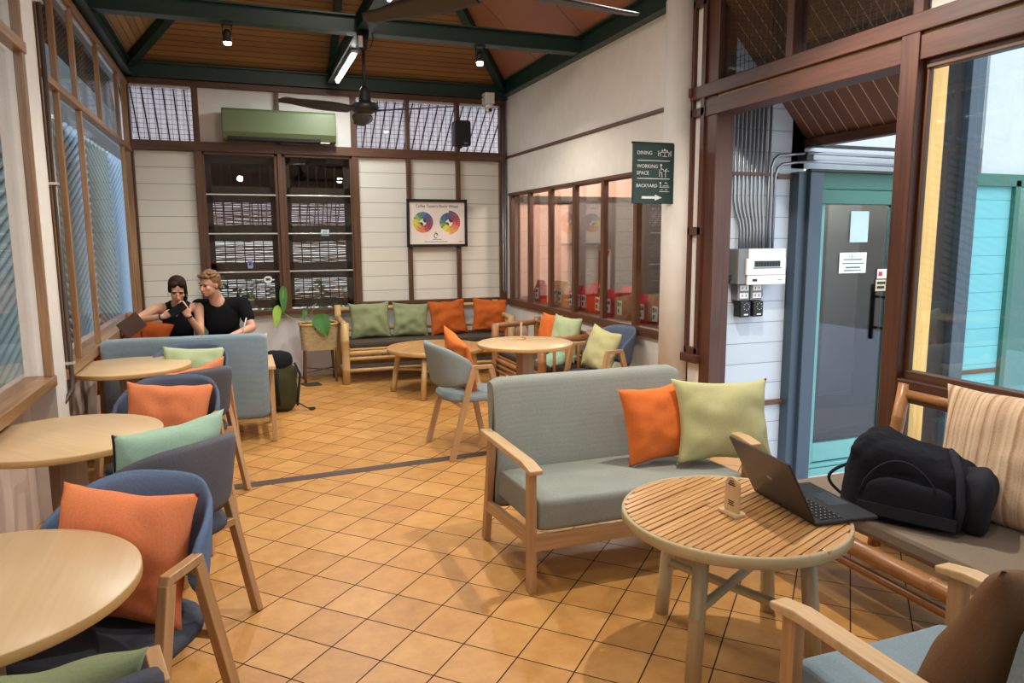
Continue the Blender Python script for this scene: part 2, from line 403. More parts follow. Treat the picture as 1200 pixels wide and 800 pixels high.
def text_obj(name, s, size, m, parent, loc, rot, ext=.001, align='LEFT'):
    cu = bpy.data.curves.new(name, 'FONT'); cu.body = s; cu.size = size; cu.extrude = ext; cu.align_x = align
    o = bpy.data.objects.new(name+'_tmp', cu); col.objects.link(o)
    dg = bpy.context.evaluated_depsgraph_get(); me = bpy.data.meshes.new_from_object(o.evaluated_get(dg))
    bpy.data.objects.remove(o); bpy.data.curves.remove(cu)
    me.materials.clear(); me.materials.append(m)
    q = bpy.data.objects.new(name, me); col.objects.link(q); q.location = loc; q.rotation_euler = rot
    if parent: q.parent = parent
    return q

# ------------------------------------------------------------------ camera
f_, yaw, pit, rol, H = 854.13, .3552, .14, -.00482, 1.58
cy, sy = math.cos(yaw), math.sin(yaw)
right = Vector((cy, -sy, 0)); fwd = Vector((sy, cy, 0)); up = Vector((0, 0, 1))
f2 = fwd*math.cos(pit)-up*math.sin(pit); u2 = up*math.cos(pit)+fwd*math.sin(pit)
r2 = right*math.cos(rol)+u2*math.sin(rol); u3 = u2*math.cos(rol)-right*math.sin(rol)
cam = bpy.data.cameras.new('camera'); co = bpy.data.objects.new('camera', cam); col.objects.link(co)
cam.sensor_width = 36; cam.lens = 36*f_/1200; cam.clip_start = .05; cam.clip_end = 200
mw = Matrix((r2, u3, -f2)).transposed().to_4x4(); mw.translation = Vector((0, 0, H)); co.matrix_world = mw
sc.camera = co

# ------------------------------------------------------------------ the room
LX, RX, BY = -1.01, 3.165, 8.715          # left window plane, right wall plane, back wall plane
FY = -2.6                                  # front end of the room behind the camera
mb = MB(); mb.b2(-1.16, RX+.14, FY, BY+.05, -.1, 0); struct('floor', mb, M['tile'])
mb = MB(); mb.b2(RX+.14, 12, FY-4, 14, -.42, -.3); mb.b2(-9, -1.16, FY-4, 14, -.42, -.3); mb.b2(-9, 12, 14, 20, -.42, -.3)
mb.b2(-9, 12, FY-9, FY-4, -.42, -.3); mb.b2(-1.16, RX+.14, FY-4, FY, -.42, -.3); mb.b2(-1.16, RX+.14, BY+.05, 14, -.42, -.3)
struct('floor_outside', mb, M['concrete'])
mb = MB(); mb.bar((-.98, 4.815, .0012), (3.12, 5.10, .0012), .10, .0024); struct('trim_1', mb, M['strip'])

# back wall: boarded bays, plaster below, timber frame
XS = [-1.017, -.36, .475, 1.303, 1.931, 2.539, 3.11]
SZ, TZ, UZ = .80, 2.57, 3.20
mb = MB(); mb.b2(-1.16, RX, BY+.02, BY+.12, 0, SZ-.02); struct('wall_back', mb, M['plaster_grey'])
mb = MB()
for a, b in ((0, 1), (3, 4), (4, 5), (5, 6)): mb.b2(XS[a], XS[b], BY+.02, BY+.06, SZ-.03, TZ)
struct('wall_back_boards', mb, M['siding'])
mb = MB(); mb.b2(XS[1], XS[3], BY+.02, BY+.06, TZ, UZ+.02); struct('wall_back_upper', mb, M['plaster'])
mb = MB()
for x in XS:
    w = .05 if x not in (XS[0], XS[1], XS[3], XS[6]) else .075
    mb.b2(x-w/2, x+w/2, BY-.035, BY+.06, SZ-.04, TZ)
    mb.b2(x-w*.42, x+w*.42, BY-.03, BY+.06, TZ, UZ)
mb.b2(-1.05, 3.15, BY-.045, BY+.06, TZ-.045, TZ+.055)
mb.b2(XS[3], 3.15, BY-.055, BY+.06, SZ-.01, SZ+.05); mb.b2(XS[1]-.04, XS[3]+.03, BY-.06, BY+.06, SZ-.065, SZ-.01)
mb.b2(-1.05, XS[1], BY-.05, BY+.06, SZ-.04, SZ+.02)
mb.b2(-1.05, 3.15, BY-.04, BY+.06, UZ-.01, UZ+.05)
struct('trim_2', mb, M['midwood'], .004)
mb = MB(); mb.b2(-1.1, RX, BY-.005, BY+.02, 0, .07); struct('baseboard_back', mb, M['plaster_grey'], .004)
# two tall louvred windows with bamboo screens behind
for n, (a, b) in enumerate(((XS[1], XS[2]), (XS[2], XS[3]))):
    root = thing('window_%d' % (n+1), 'tall window', 'window', (0, 0, 0)); root['kind'] = 'structure'
    del root['label']; del root['category']
    mb = MB()
    for (x0, x1, z0, z1) in ((a+.025, a+.06, SZ-.02, TZ-.04), (b-.06, b-.025, SZ-.02, TZ-.04)): mb.b2(x0, x1, BY-.012, BY+.03, z0, z1)
    mb.b2(a+.025, b-.025, BY-.012, BY+.03, TZ-.075, TZ-.04); mb.build('window_frame', M['midwood'], root, .003)
    mb = MB(); mb.b2(a+.06, b-.06, BY+.002, BY+.008, SZ-.01, TZ-.075); mb.build('pane', M['glass_in'], root)
    for k in range(1, 4):
        z = SZ+(TZ-.07-SZ)*k/4; mb = MB(); mb.b2(a+.05, b-.05, BY-.012, BY+.014, z-.007, z+.007); mb.build('glazing_bar', M['alu'], root, .002)
rowname = ['bottom', 'second lowest', 'second highest', 'top']
for n, (a, b) in enumerate(((XS[1]+.01, XS[2]-.005), (XS[2]+.005, XS[3]-.01))):
    for k in range(4):
        z0 = SZ+(TZ-.07-SZ)*k/4+.002; z1 = SZ+(TZ-.05-SZ)*(k+1)/4-.002
        t = thing('bamboo_screen', 'woven bamboo screen in a dark frame, %s of four, behind the %s tall window' % (rowname[k], ['left', 'right'][n]), 'screen', ((a+b)/2, BY+.14, z0), 0, 'bamboo screens behind the back windows')
        w = b-a; h = z1-z0; fr = .105
        mb = MB(); mb.b2(-w/2, w/2, -.012, .012, 0, fr*.9); mb.b2(-w/2, w/2, -.012, .012, h-fr*.9, h)
        mb.b2(-w/2, -w/2+fr, -.012, .012, 0, h); mb.b2(w/2-fr, w/2, -.012, .012, 0, h); mb.build('screen_frame', M['dark'], t)
        mb = MB(); z = fr*.8; i = 0
        while z < h-fr*.8:
            th = rnd.uniform(.010, .0155); sg = 7; pts = []
            dz = [rnd.uniform(-.005, .005) for _ in range(sg+1)]
            for q in range(sg):
                x0 = -w/2+fr*.9+(w-fr*1.8)*q/sg; x1 = -w/2+fr*.9+(w-fr*1.8)*(q+1)/sg
                mb.bar((x0, 0, z+dz[q]), (x1+.003, 0, z+dz[q+1]), .004, th)
            z += th+rnd.choice([.0, .003, .006, .010]) if k < 3 else rnd.choice([.0, .0, .003])-.001*0; i += 1
        mb.build('bamboo_slats', M['bamboo_dark'], t)
        mb = MB()
        for q in range(1, 6): x = -w/2+fr+(w-2*fr)*q/6; mb.b2(x-.005, x+.005, -.008, -.003, fr*.5, h-fr*.5)
        mb.build('binding_strip', M['black_matte'], t)
# upper mesh windows
def mesh_window(n, x0, x1):
    root = bpy.data.objects.new('window_%d' % n, None); col.objects.link(root); root['kind'] = 'structure'
    mb = MB(); mb.b2(x0, x1, BY+.01, BY+.014, TZ+.05, UZ); mb.build('pane', M['glass_in'], root)
    mb = MB(); y = BY+.03; x = x0+.02
    while x < x1: mb.b2(x-.0018, x+.0018, y, y+.003, TZ+.05, UZ); x += .055
    z = TZ+.08
    while z < UZ: mb.b2(x0, x1, y-.002, y+.001, z-.0018, z+.0018); z += .05
    mb.build('wire_mesh', M['black'], root)
    mb = MB(); mb.b2(x0+.02, x1-.02, BY-.01, BY+.03, UZ-.035, UZ-.01); mb.build('window_frame', M['alu'], root)
for n, (a, b) in enumerate(((0, 1), (3, 4), (4, 5), (5, 6))): mesh_window(3+n, XS[a]+.02, XS[b]-.02)
# translucent eave with ribs outside the back wall
mb = MB(); L = 1.9; s_ = .85
mb.bar((1.07, BY+.08, 3.32), (1.07, BY+.08+L, 3.32-L*s_), 4.5, .012); struct('ceiling_eave_back', mb, M['poly'])
mb = MB(); x = -1.1
while x < 3.3: mb.bar((x, BY+.10, 3.30), (x, BY+.08+L, 3.30-L*s_), .012, .02); x += .105
struct('trim_3', mb, M['black_matte'])

# right wall, back section
RW = RX+.10
mb = MB()
mb.b2(RX, RW, 4.68, BY+.1, 0, .775); mb.b2(RX, RW, 4.68, BY+.1, 2.12, 3.4)
mb.b2(RX, RW, 8.575, BY+.1, .775, 2.12)
struct('wall_right', mb, M['plaster'])
mb = MB(); mb.b2(RX-.018, RX+.01, 4.97, BY-.02, 2.555, 2.585); struct('trim_4', mb, M['midwood'], .003)
wroot = bpy.data.objects.new('window_7', None); col.objects.link(wroot); wroot['kind'] = 'structure'
mb = MB(); mb.b2(RX-.035, RW+.02, 4.93, 8.60, .765, .84); mb.b2(RX-.02, RW, 4.93, 8.60, 2.10, 2.135)
for y in (8.54, 7.93, 7.33, 6.72, 6.10, 5.50):
    mb.b2(RX-.02, RX+.03, y-.05, y+.012, .84, 2.12)
    mb.b2(RX-.008, RX+.05, y+.012, y+.035, .84, 2.12)
mb.build('window_frame', M['midwood'], wroot, .004)
mb = MB(); mb.b2(RX+.04, RX+.046, 4.95, 8.58, .83, 2.11); mb.build('pane', M['glass_in'], wroot)
# column and narrow bay, then the big timber posts
mb = MB(); mb.tube([(RX-.03, 4.815, 0), (RX-.03, 4.815, 3.29)], .125, 24); struct('column_1', mb, M['plaster'])
mb = MB(); mb.b2(RX, RX+.07, 4.50, 4.72, 0, 3.3); struct('wall_right_strip', mb, M['plaster'])
mb = MB()
for y in (4.685, 4.548): mb.b2(RX-.03, RX+.08, y-.022, y+.022, .72, 3.3)
for z in (.74, 1.63, 2.47, 2.62, 3.22): mb.b2(RX-.03, RX+.08, 4.52, 4.70, z-.03, z+.03)
mb.b2(RX-.06, RX+.08, 4.50, 4.80, .66, .72)
mb.b2(RX-.05, RX+.02, 4.66, 4.80, 2.585, 2.65)
struct('trim_5', mb, M['darkwood'], .004)
mb = MB()
mb.b2(RX-.01, RX+.14, 4.40, 4.525, 0, 3.3)                     # left jamb of the opening
mb.b2(RX-.03, RX+.035, 2.77, 2.875, 0, 2.62); mb.b2(RX+.03, RX+.14, 2.82, 2.875, 0, 2.62)                  # post between opening and window
mb.b2(RX-.02, RX+.14, FY, 4.53, 2.43, 2.545); mb.b2(RX-.035, RX+.14, FY, 4.72, 2.56, 2.65)
for y in (3.695, 2.80): mb.b2(RX-.02, RX+.1, y-.03, y+.03, 2.65, 3.35)
mb.b2(RX-.025, RX+.05, FY, 2.78, .745, .86)
mb.b2(RX-.01, RX+.12, FY, 2.76, 0, .10)
mb.b2(RX, RX+.1, 1.25, 1.33, .1, 2.45)
struct('trim_6', mb, M['darkwood'], .005)
mb = MB(); mb.b2(RX-.004, RX+.1, FY, 4.5, 2.546, 2.559); struct('trim_7', mb, M['oak'])
mb = MB(); mb.b2(RX+.02, RX+.08, FY, 2.78, 2.62, 3.4); struct('wall_right_front', mb, M['plaster'])
wroot = bpy.data.objects.new('window_8', None); col.objects.link(wroot); wroot['kind'] = 'structure'
mb = MB()
mb.b2(RX+.02, RX+.05, 2.745, 2.775, .86, 2.43); mb.b2(RX+.01, RX+.07, FY, 2.755, .86, .90); mb.b2(RX+.01, RX+.07, FY, 2.755, 2.39, 2.43)
mb.b2(RX+.02, RX+.05, 2.745, 2.775, .10, .745)
mb.build('window_frame', M['midwood'], wroot, .003)
mb = MB(); mb.b2(RX+.036, RX+.042, FY, 2.76, .9, 2.39); mb.build('pane', M['glass'], wroot)
mb = MB(); mb.b2(RX+.036, RX+.042, FY, 2.76, .10, .745); mb.build('pane', M['glass'], wroot)
# upper lights above the opening
wroot = bpy.data.objects.new('window_9', None); col.objects.link(wroot); wroot['kind'] = 'structure'
mb = MB(); mb.b2(RX+.03, RX+.034, 2.83, 4.40, 2.65, 3.35); mb.build('pane', M['glass'], wroot)
mb = MB(); y = 2.85
while y < 4.42: mb.b2(RX+.05, RX+.053, y-.0015, y+.0015, 2.65, 3.35); y += .045
z = 2.68
while z < 3.34: mb.b2(RX+.05, RX+.053, 2.83, 4.42, z-.0015, z+.0015); z += .05
mb.build('wire_mesh', M['black'], wroot)

# left wall
mb = MB(); mb.b2(-1.24, -1.14, FY, BY+.1, 0, .80); struct('wall_left', mb, M['limewash'])
mb = MB(); mb.b2(LX-.14, LX+.005, 4.66, 4.93, 0, 3.3); struct('column_2', mb, M['plaster'])
mb = MB()
mb.b2(LX-.13, LX+.02, FY, 4.64, .78, .84); mb.b2(LX-.13, LX+.02, 4.93, 8.70, .76, .825)     # sills
for y, w in ((4.60, .05), (3.2, .05), (1.8, .05), (.4, .05)): mb.b2(LX-.03, LX+.01, y-w/2, y+w/2, .84, 3.3)
mb.b2(LX-.04, LX+.02, FY, 4.64, 2.55, 2.61); mb.b2(LX-.04, LX+.02, 4.95, 8.68, 2.50, 2.545)
mb.b2(LX-.1, LX+.02, 4.95, 8.68, 3.17, 3.22); mb.b2(LX-.1, LX+.01, FY, 4.64, 3.22, 3.3)
for y in (4.975, 8.64): mb.b2(LX-.04, LX+.01, y-.02, y+.025, .82, 3.2)
for y in (5.42, 6.03, 7.02, 8.08): mb.b2(LX-.025, LX+.01, y-.022, y+.022, 2.545, 3.17)
for y in (5.40, 6.10, 8.20): mb.b2(LX-.025, LX+.01, y-.022, y+.022, .825, 2.5)
struct('trim_8', mb, M['tanwood'], .004)
wroot = bpy.data.objects.new('window_10', None); col.objects.link(wroot); wroot['kind'] = 'structure'
mb = MB(); mb.b2(LX-.06, LX-.054, 4.98, 8.64, .82, 2.5); mb.build('pane', M['glass_left'], wroot)
mb = MB(); mb.b2(LX-.06, LX-.054, 4.98, 8.64, 2.56, 3.17); mb.build('pane', M['glass_left'], wroot)
mb = MB()
for y0, y1 in ((4.99, 5.39), (5.45, 6.0), (6.06, 6.99), (7.05, 8.05)): mb.b2(LX-.03, LX-.01, y0, y1, 3.145, 3.165)
mb.build('window_frame', M['alu'], wroot)
wroot = bpy.data.objects.new('window_11', None); col.objects.link(wroot); wroot['kind'] = 'structure'
mb = MB(); mb.b2(LX-.06, LX-.054, FY, 4.57, .84, 2.55); mb.build('pane', M['glass_left'], wroot)
mb = MB(); mb.b2(LX-.06, LX-.054, FY, 4.57, 2.63, 3.22); mb.build('pane', M['glass_left'], wroot)

mb = MB(); mb.b2(-1.2, RX+.2, FY-.12, FY, 0, 3.6); struct('wall_front', mb, M['limewash'])
mb = MB(); mb.poly([(LX-.2, 3.3), (RX+.2, 3.3), (CX, 5.4)] if False else [(-1.2, 3.3), (3.4, 3.3), (1.08, 5.3)], .1, 'y', FY-.1); struct('wall_front_gable', mb, M['plaster'])

# steel ring beam, tie beams and hipped board ceiling
EZ = 3.28
mb = MB()
def ibeam(mb, p0, p1, w=.12, h=.14, up=(0, 0, 1)):
    p0 = Vector(p0); p1 = Vector(p1)
    mb.bar(p0+Vector(up)*h/2, p1+Vector(up)*h/2, w, .014, up); mb.bar(p0-Vector(up)*h/2, p1-Vector(up)*h/2, w, .014, up); mb.bar(p0, p1, .05, h, up)
ibeam(mb, (-1.1, BY-.02, 3.33), (3.2, BY-.02, 3.33)); struct('beam_back', mb, M['green_steel'])
mb = MB(); ibeam(mb, (LX+.02, FY, 3.33), (LX+.02, BY, 3.33)); struct('beam_left', mb, M['green_steel'])
mb = MB(); ibeam(mb, (RX-.02, FY, 3.37), (RX-.02, BY, 3.37), .14, .16); struct('beam_right', mb, M['green_steel'])
mb = MB(); ibeam(mb, (LX, 6.52, 3.37), (RX, 6.52, 3.37), .13, .13); struct('beam_cross', mb, M['green_steel'])
mb = MB(); ibeam(mb, (1.08, FY, 3.37), (1.08, BY, 3.37), .13, .132); struct('beam_middle', mb, M['green_steel'])
S_ = .86; HX = (RX-LX)/2; CX = (RX+LX)/2; RZ = 3.42+HX*S_
def slope(name, pts, m):
    mb = MB(); n = len(pts); nrm = (Vector(pts[1])-Vector(pts[0])).cross(Vector(pts[2])-Vector(pts[0])).normalized()
    if nrm.z < 0: nrm = -nrm
    vs = [Vector(p) for p in pts]+[Vector(p)+nrm*.04 for p in pts]
    fs = [list(range(n)), list(range(n, 2*n))]+[[i, (i+1) % n, n+(i+1) % n, n+i] for i in range(n)]
    mb.add(vs, fs, [[(0, 0)]*len(f) for f in fs]); struct(name, mb, m)
slope('ceiling_back', [(LX-.2, BY+.2, 3.42-.2*S_), (RX+.2, BY+.2, 3.42-.2*S_), (CX, BY-HX, RZ)], M['ceil_x'])
slope('ceiling_left', [(LX-.2, BY+.2, 3.42-.2*S_), (CX, BY-HX, RZ), (CX, FY, RZ), (LX-.2, FY, 3.42-.2*S_)], M['ceil_y'])
slope('ceiling_right', [(RX+.2, BY+.2, 3.42-.2*S_), (CX, BY-HX, RZ), (CX, FY, RZ), (RX+.2, FY, 3.42-.2*S_)], M['ply'])
mb = MB()
for sx, x0 in ((1, LX), (-1, RX)):
    mb.bar((x0+sx*.05, BY-.05, 3.38), (CX, BY-HX, RZ-.06), .09, .09)
struct('beam_hip', mb, M['green_steel'])
mb = MB(); mb.bar((CX, BY-.05, 3.38), (CX, BY-HX, RZ-.06), .08, .08); struct('beam_rafter', mb, M['green_steel'])

# outside right: slatted eave, siding wall, door with steel jamb, walls seen through the window
mb = MB(); EV = [(3.195, 2.72, 3.17), (3.195, 4.5, 3.17), (4.03, 4.5, 2.31), (4.03, 3.62, 2.31)]; vs_ = [Vector(p) for p in EV]+[Vector(p)+Vector((.02, 0, .03)) for p in EV]
mb.add(vs_, [(0, 1, 2, 3), (4, 5, 6, 7), (0, 1, 5, 4), (1, 2, 6, 5), (2, 3, 7, 6), (3, 0, 4, 7)], [[(0, 0)]*4]*6); struct('ceiling_eave_right', mb, M['slat_brown'])
mb = MB(); mb.b2(4.0, 4.08, 3.63, 4.5, 2.24, 2.31); struct('beam_eave', mb, M['darkwood'], .01)
WY = 4.5
mb = MB(); mb.b2(RX+.14, 4.02, WY, WY+.1, -.3, 3.5); struct('wall_outside', mb, M['siding_out'])
mb = MB(); mb.b2(3.9, 5.2, WY, WY+.1, 2.09, 3.4); mb.b2(5.86, 9, WY-.02, WY+.1, 2.1, 4.2); mb.b2(5.2, 9, WY, WY+.1, 2.3, 4.2); struct('wall_outside_upper', mb, M['plaster_out'])
mb = MB(); mb.b2(RX+.14, 3.99, WY-.03, WY, .30, .335); mb.b2(3.76, 3.90, WY-.03, WY, 2.01, 2.045); struct('trim_9', mb, M['midwood'])
mb = MB(); mb.b2(3.90, 3.99, WY-.09, WY+.03, -.3, 2.06); mb.b2(3.975, 4.10, WY-.13, WY+.03, -.3, 2.06); struct('column_3', mb, M['blue_steel'], .006)
droot = bpy.data.objects.new('door_1', None); col.objects.link(droot); droot['kind'] = 'structure'; droot.location = (4.10, WY-.06, -.3)
mb = MB(); mb.b2(0, .045, 0, .06, 0, 2.36); mb.b2(.80, .86, 0, .06, 0, 2.36); mb.b2(0, .86, 0, .06, 2.24, 2.36); mb.b2(0, .86, -.02, .06, 2.13, 2.235); mb.build('door_frame', M['teal_paint'], droot, .004)
mb = MB(); mb.b2(.0, .86, -.03, .06, 0, .055); mb.b2(0, .86, -.015, .06, .06, .09); mb.build('door_sill', M['teal_light'], droot, .004)
mb = MB(); mb.b2(.045, .10, .01, .05, .09, 2.13); mb.b2(.775, .80, .01, .05, .09, 2.13); mb.b2(.1, .8, .01, .05, .10, .25); mb.build('door_leaf', M['teal_light'], droot, .004)
mb = MB(); mb.b2(.10, .775, .028, .034, .25, 2.13); mb.build('pane', M['glass_dark'], droot)
mb = MB(); mb.bar((.735, -.045, 1.05), (.735, -.045, 1.5), .03, .03); mb.bar((.735, -.045, 1.15), (.735, .02, 1.15), .02, .02); mb.bar((.735, -.045, 1.4), (.735, .02, 1.4), .02, .02); mb.build('door_handle', M['black'], droot, .003)
def sheet(name, x, z, w, h, m, label, cat='notice'):
    t = thing(name, label, cat, (4.10+x, WY-.037, -.3+z)); mb = MB(); mb.b2(0, w, 0, .003, 0, h); mb.build('sheet', m, t); return t
t = sheet('notice', .37, 1.84, .18, .24, plain('pale_blue_paper', rgb(170, 196, 210), .6), 'pale blue grey notice high on the glass door outside')
t = sheet('notice', .28, 1.60, .27, .16, M['paper'], 'white notice with green bar at eye height on the glass door')
mb = MB(); mb.b2(.065, .21, -.002, 0, .038, .05); mb.build('green_bar', M['teal_paint'], t)
for k, (z, a, b) in enumerate(((.105, .04, .23), (.075, .03, .25), (.02, .05, .22))):
    mb = MB(); x = a
    while x < b: q = rnd.uniform(.008, .02); mb.b2(x, min(x+q, b), -.002, 0, z-.004, z+.006); x += q+.005
    mb.build('text_line', M['teal_paint'], t)
mb = MB()
for r0, r1 in ((.012, .015),):
    for sgn in (-1, 1): mb.tube([(.12+sgn*.014+.014*math.cos(a), -.001, .135+.014*math.sin(a)) for a in [i*PI/8 for i in range(17)]], .0015, 5)
mb.build('emblem', M['teal_paint'], t)
t = sheet('sticker', .675, 1.55, .105, .075, M['paper'], 'small white and red sticker above the door handle'); mb = MB(); mb.b2(.01, .05, -.002, 0, .02, .055); mb.build('red_mark', M['red'], t)
t = sheet('sticker', .665, 1.45, .11, .09, plain('tan_sticker', rgb(196, 184, 150), .6), 'small tan sticker with black lettering just above the door handle'); mb = MB(); mb.b2(.012, .098, -.002, 0, .055, .075); mb.b2(.012, .09, -.002, 0, .02, .04); mb.build('lettering', M['black'], t)
# dim room beyond the glass door
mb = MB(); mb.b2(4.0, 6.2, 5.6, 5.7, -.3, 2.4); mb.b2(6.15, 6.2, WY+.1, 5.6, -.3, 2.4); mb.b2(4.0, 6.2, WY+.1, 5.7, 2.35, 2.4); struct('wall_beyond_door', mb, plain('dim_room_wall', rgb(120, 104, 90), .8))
mb = MB(); mb.b2(4.0, 6.15, WY+.1, 5.6, -.3, -.27); struct('floor_beyond_door', mb, plain('dark_boards', rgb(110, 100, 96), .4))
mb = MB(); mb.b2(4.2, 4.94, 5.2, 5.26, -.27, 2.35); mb.b2(5.35, 5.62, 5.2, 5.26, -.27, 2.35); mb.b2(4.9, 5.36, 5.2, 5.26, 2.02, 2.35); mb.b2(4.9, 5.36, 5.2, 5.26, -.27, .12); struct('wall_inner_door_frame', mb, plain('very_dark_wood', rgb(50, 38, 32), .5))
mb = MB(); mb.b2(4.94, 5.35, 5.22, 5.24, .12, 2.02); mb.b2(5.62, 6.15, 5.22, 5.24, -.27, 2.35); struct('door_2', mb, plain('grey_inner_door', rgb(150, 156, 160), .4))
t = thing('doormat', 'dark red brown mat on the floor behind the glass door', 'doormat', (4.95, 4.92, -.27)); mb = MB(); mb.b2(-.4, .4, -.2, .2, 0, .012); mb.build('mat', plain('maroon_mat', rgb(80, 44, 44), .9), t, .004)
# through the right window
mb = MB(); mb.b2(5.0, 5.10, WY-.1, WY, -.3, 4.1); struct('column_4', mb, M['greywood'])
mb = MB(); mb.b2(5.11, 5.33, WY-.08, WY-.05, -.3, 4.1); struct('trim_10', mb, M['yellow_plank'])
mb = MB(); mb.b2(5.33, 5.6, WY-.04, WY-.01, -.3, 4.1); struct('opening_shade_sheet', mb, M['black_matte'])  # black sheet painting in the shade of a dark door opening
mb = MB(); mb.b2(5.57, 5.66, WY-.1, WY+.04, -.3, 4.1); mb.b2(5.68, 5.78, WY-.06, WY+.04, -.3, 4.1); struct('column_5', mb, M['blue_steel'], .005)
mb = MB(); mb.b2(5.76, 6.24, WY-.02, WY+.02, -.3, 2.0); struct('wall_outside_turquoise', mb, M['siding_teal'])
mb = MB(); mb.b2(5.78, 6.22, WY-.04, WY-.02, .395, .43); struct('trim_11', mb, M['midwood'])
mb = MB(); mb.b2(6.24, 6.30, WY-.06, WY+.02, -.3, 2.05); mb.b2(7.3, 7.36, WY-.06, WY+.02, -.3, 2.05); mb.b2(5.76, 8, WY-.06, WY+.02, 2.0, 2.1); struct('trim_12', mb, M['teal_paint'])
wroot = bpy.data.objects.new('window_12', None); col.objects.link(wroot); wroot['kind'] = 'structure'
mb = MB(); mb.b2(6.3, 7.3, WY-.02, WY-.012, -.3, 2.0); mb.build('pane', M['glass_teal'], wroot)
mb = MB(); mb.b2(6.1, 9.5, 6.3, 6.4, -.3, 2.4); struct('wall_outside_far', mb, plain('grey_render', rgb(150, 156, 156), .8))
mb = MB(); mb.b2(6.3, 7.6, 6.25, 6.30, .6, .68); mb.b2(6.3, 7.6, 6.25, 6.30, -.3, .05); struct('trim_13', mb, M['yellow_plank'])

# room behind the interior window
mb = MB(); mb.b2(RW, 6.6, 8.5, 8.6, 0, 3.0); struct('wall_side_room', mb, M['pink'])
mb = MB(); mb.b2(6.5, 6.6, 5.75, 8.5, 0, 3.0); struct('wall_side_room_right', mb, M['pink'])
mb = MB(); mb.b2(RW, 3.98, 4.62, 4.70, 0, 3.0); mb.b2(3.92, 3.98, 4.70, 5.75, 0, 3.0); mb.b2(3.92, 6.6, 5.72, 5.78, 0, 3.0); struct('wall_side_room_near', mb, M['dark'])
mb = MB(); mb.b2(RW, 6.6, 4.62, 8.6, 2.55, 2.6); struct('ceiling_side_room', mb, M['pink'])
mb = MB(); mb.b2(RW, 6.6, 4.62, 8.6, -.03, 0); struct('floor_side_room', mb, M['strip'])
mb = MB(); mb.b2(RW+.02, 6.5, 8.44, 8.5, 2.02, 2.10); mb.b2(4.4, 4.46, 8.43, 8.5, 0, 2.05); struct('trim_14', mb, M['dark'])
mb = MB(); mb.b2(3.95, 6.45, 8.36, 8.42, 0, 2.02); struct('wall_side_room_panel', mb, plain('slate_grey_panel', rgb(96, 92, 90), .6))

# ------------------------------------------------------------------ round tables
def round_table(label, loc, r=.385, h=.75, top=None):
    t = thing('round_table', label, 'table', loc, 0, 'round oak cafe tables')
    mb = MB(); mb.lathe([(0, h), (r-.003, h), (r, h-.003)], 64); mb.build('tabletop', M['tabletop'], t)
    mb = MB(); mb.lathe([(r, h-.003), (r+.001, h-.006), (r+.001, h-.026), (r-.002, h-.03), (0, h-.03)], 64); mb.build('edge_band', M['edge'], t)
    mb = MB(); mb.box((0, 0, (h-.03+.03)/2), (.12, .085, h-.06)); mb.build('post', M['post'], t, .004)
    mb = MB(); mb.bar((-.27, 0, .02), (.27, 0, .02), .08, .04); mb.bar((0, -.27, .02), (0, .27, .02), .08, .04); mb.build('foot', M['post'], t, .004)
    mb = MB(); mb.bar((-.22, 0, h-.045), (.22, 0, h-.045), .06, .03); mb.bar((0, -.22, h-.046), (0, .22, h-.046), .06, .03); mb.build('bracket', M['post'], t, .003)
    return t
T1, T2, T3, T4 = (-.665, 2.0, 0), (-.748, 3.55, 0), (-.735, 5.42, 0), (2.13, 5.44, 0)
t1 = round_table('round light oak cafe table nearest the camera, cut by the left edge', T1)
dup(t1, T2, .7, 'round light oak table by the left windows, middle one of the three')
dup(t1, T3, 1.3, 'round light oak table by the left windows, farthest, before the blue grey sofa back')
dup(t1, T4, .35, 'round oak table standing in the middle behind the grey two-seat sofa')

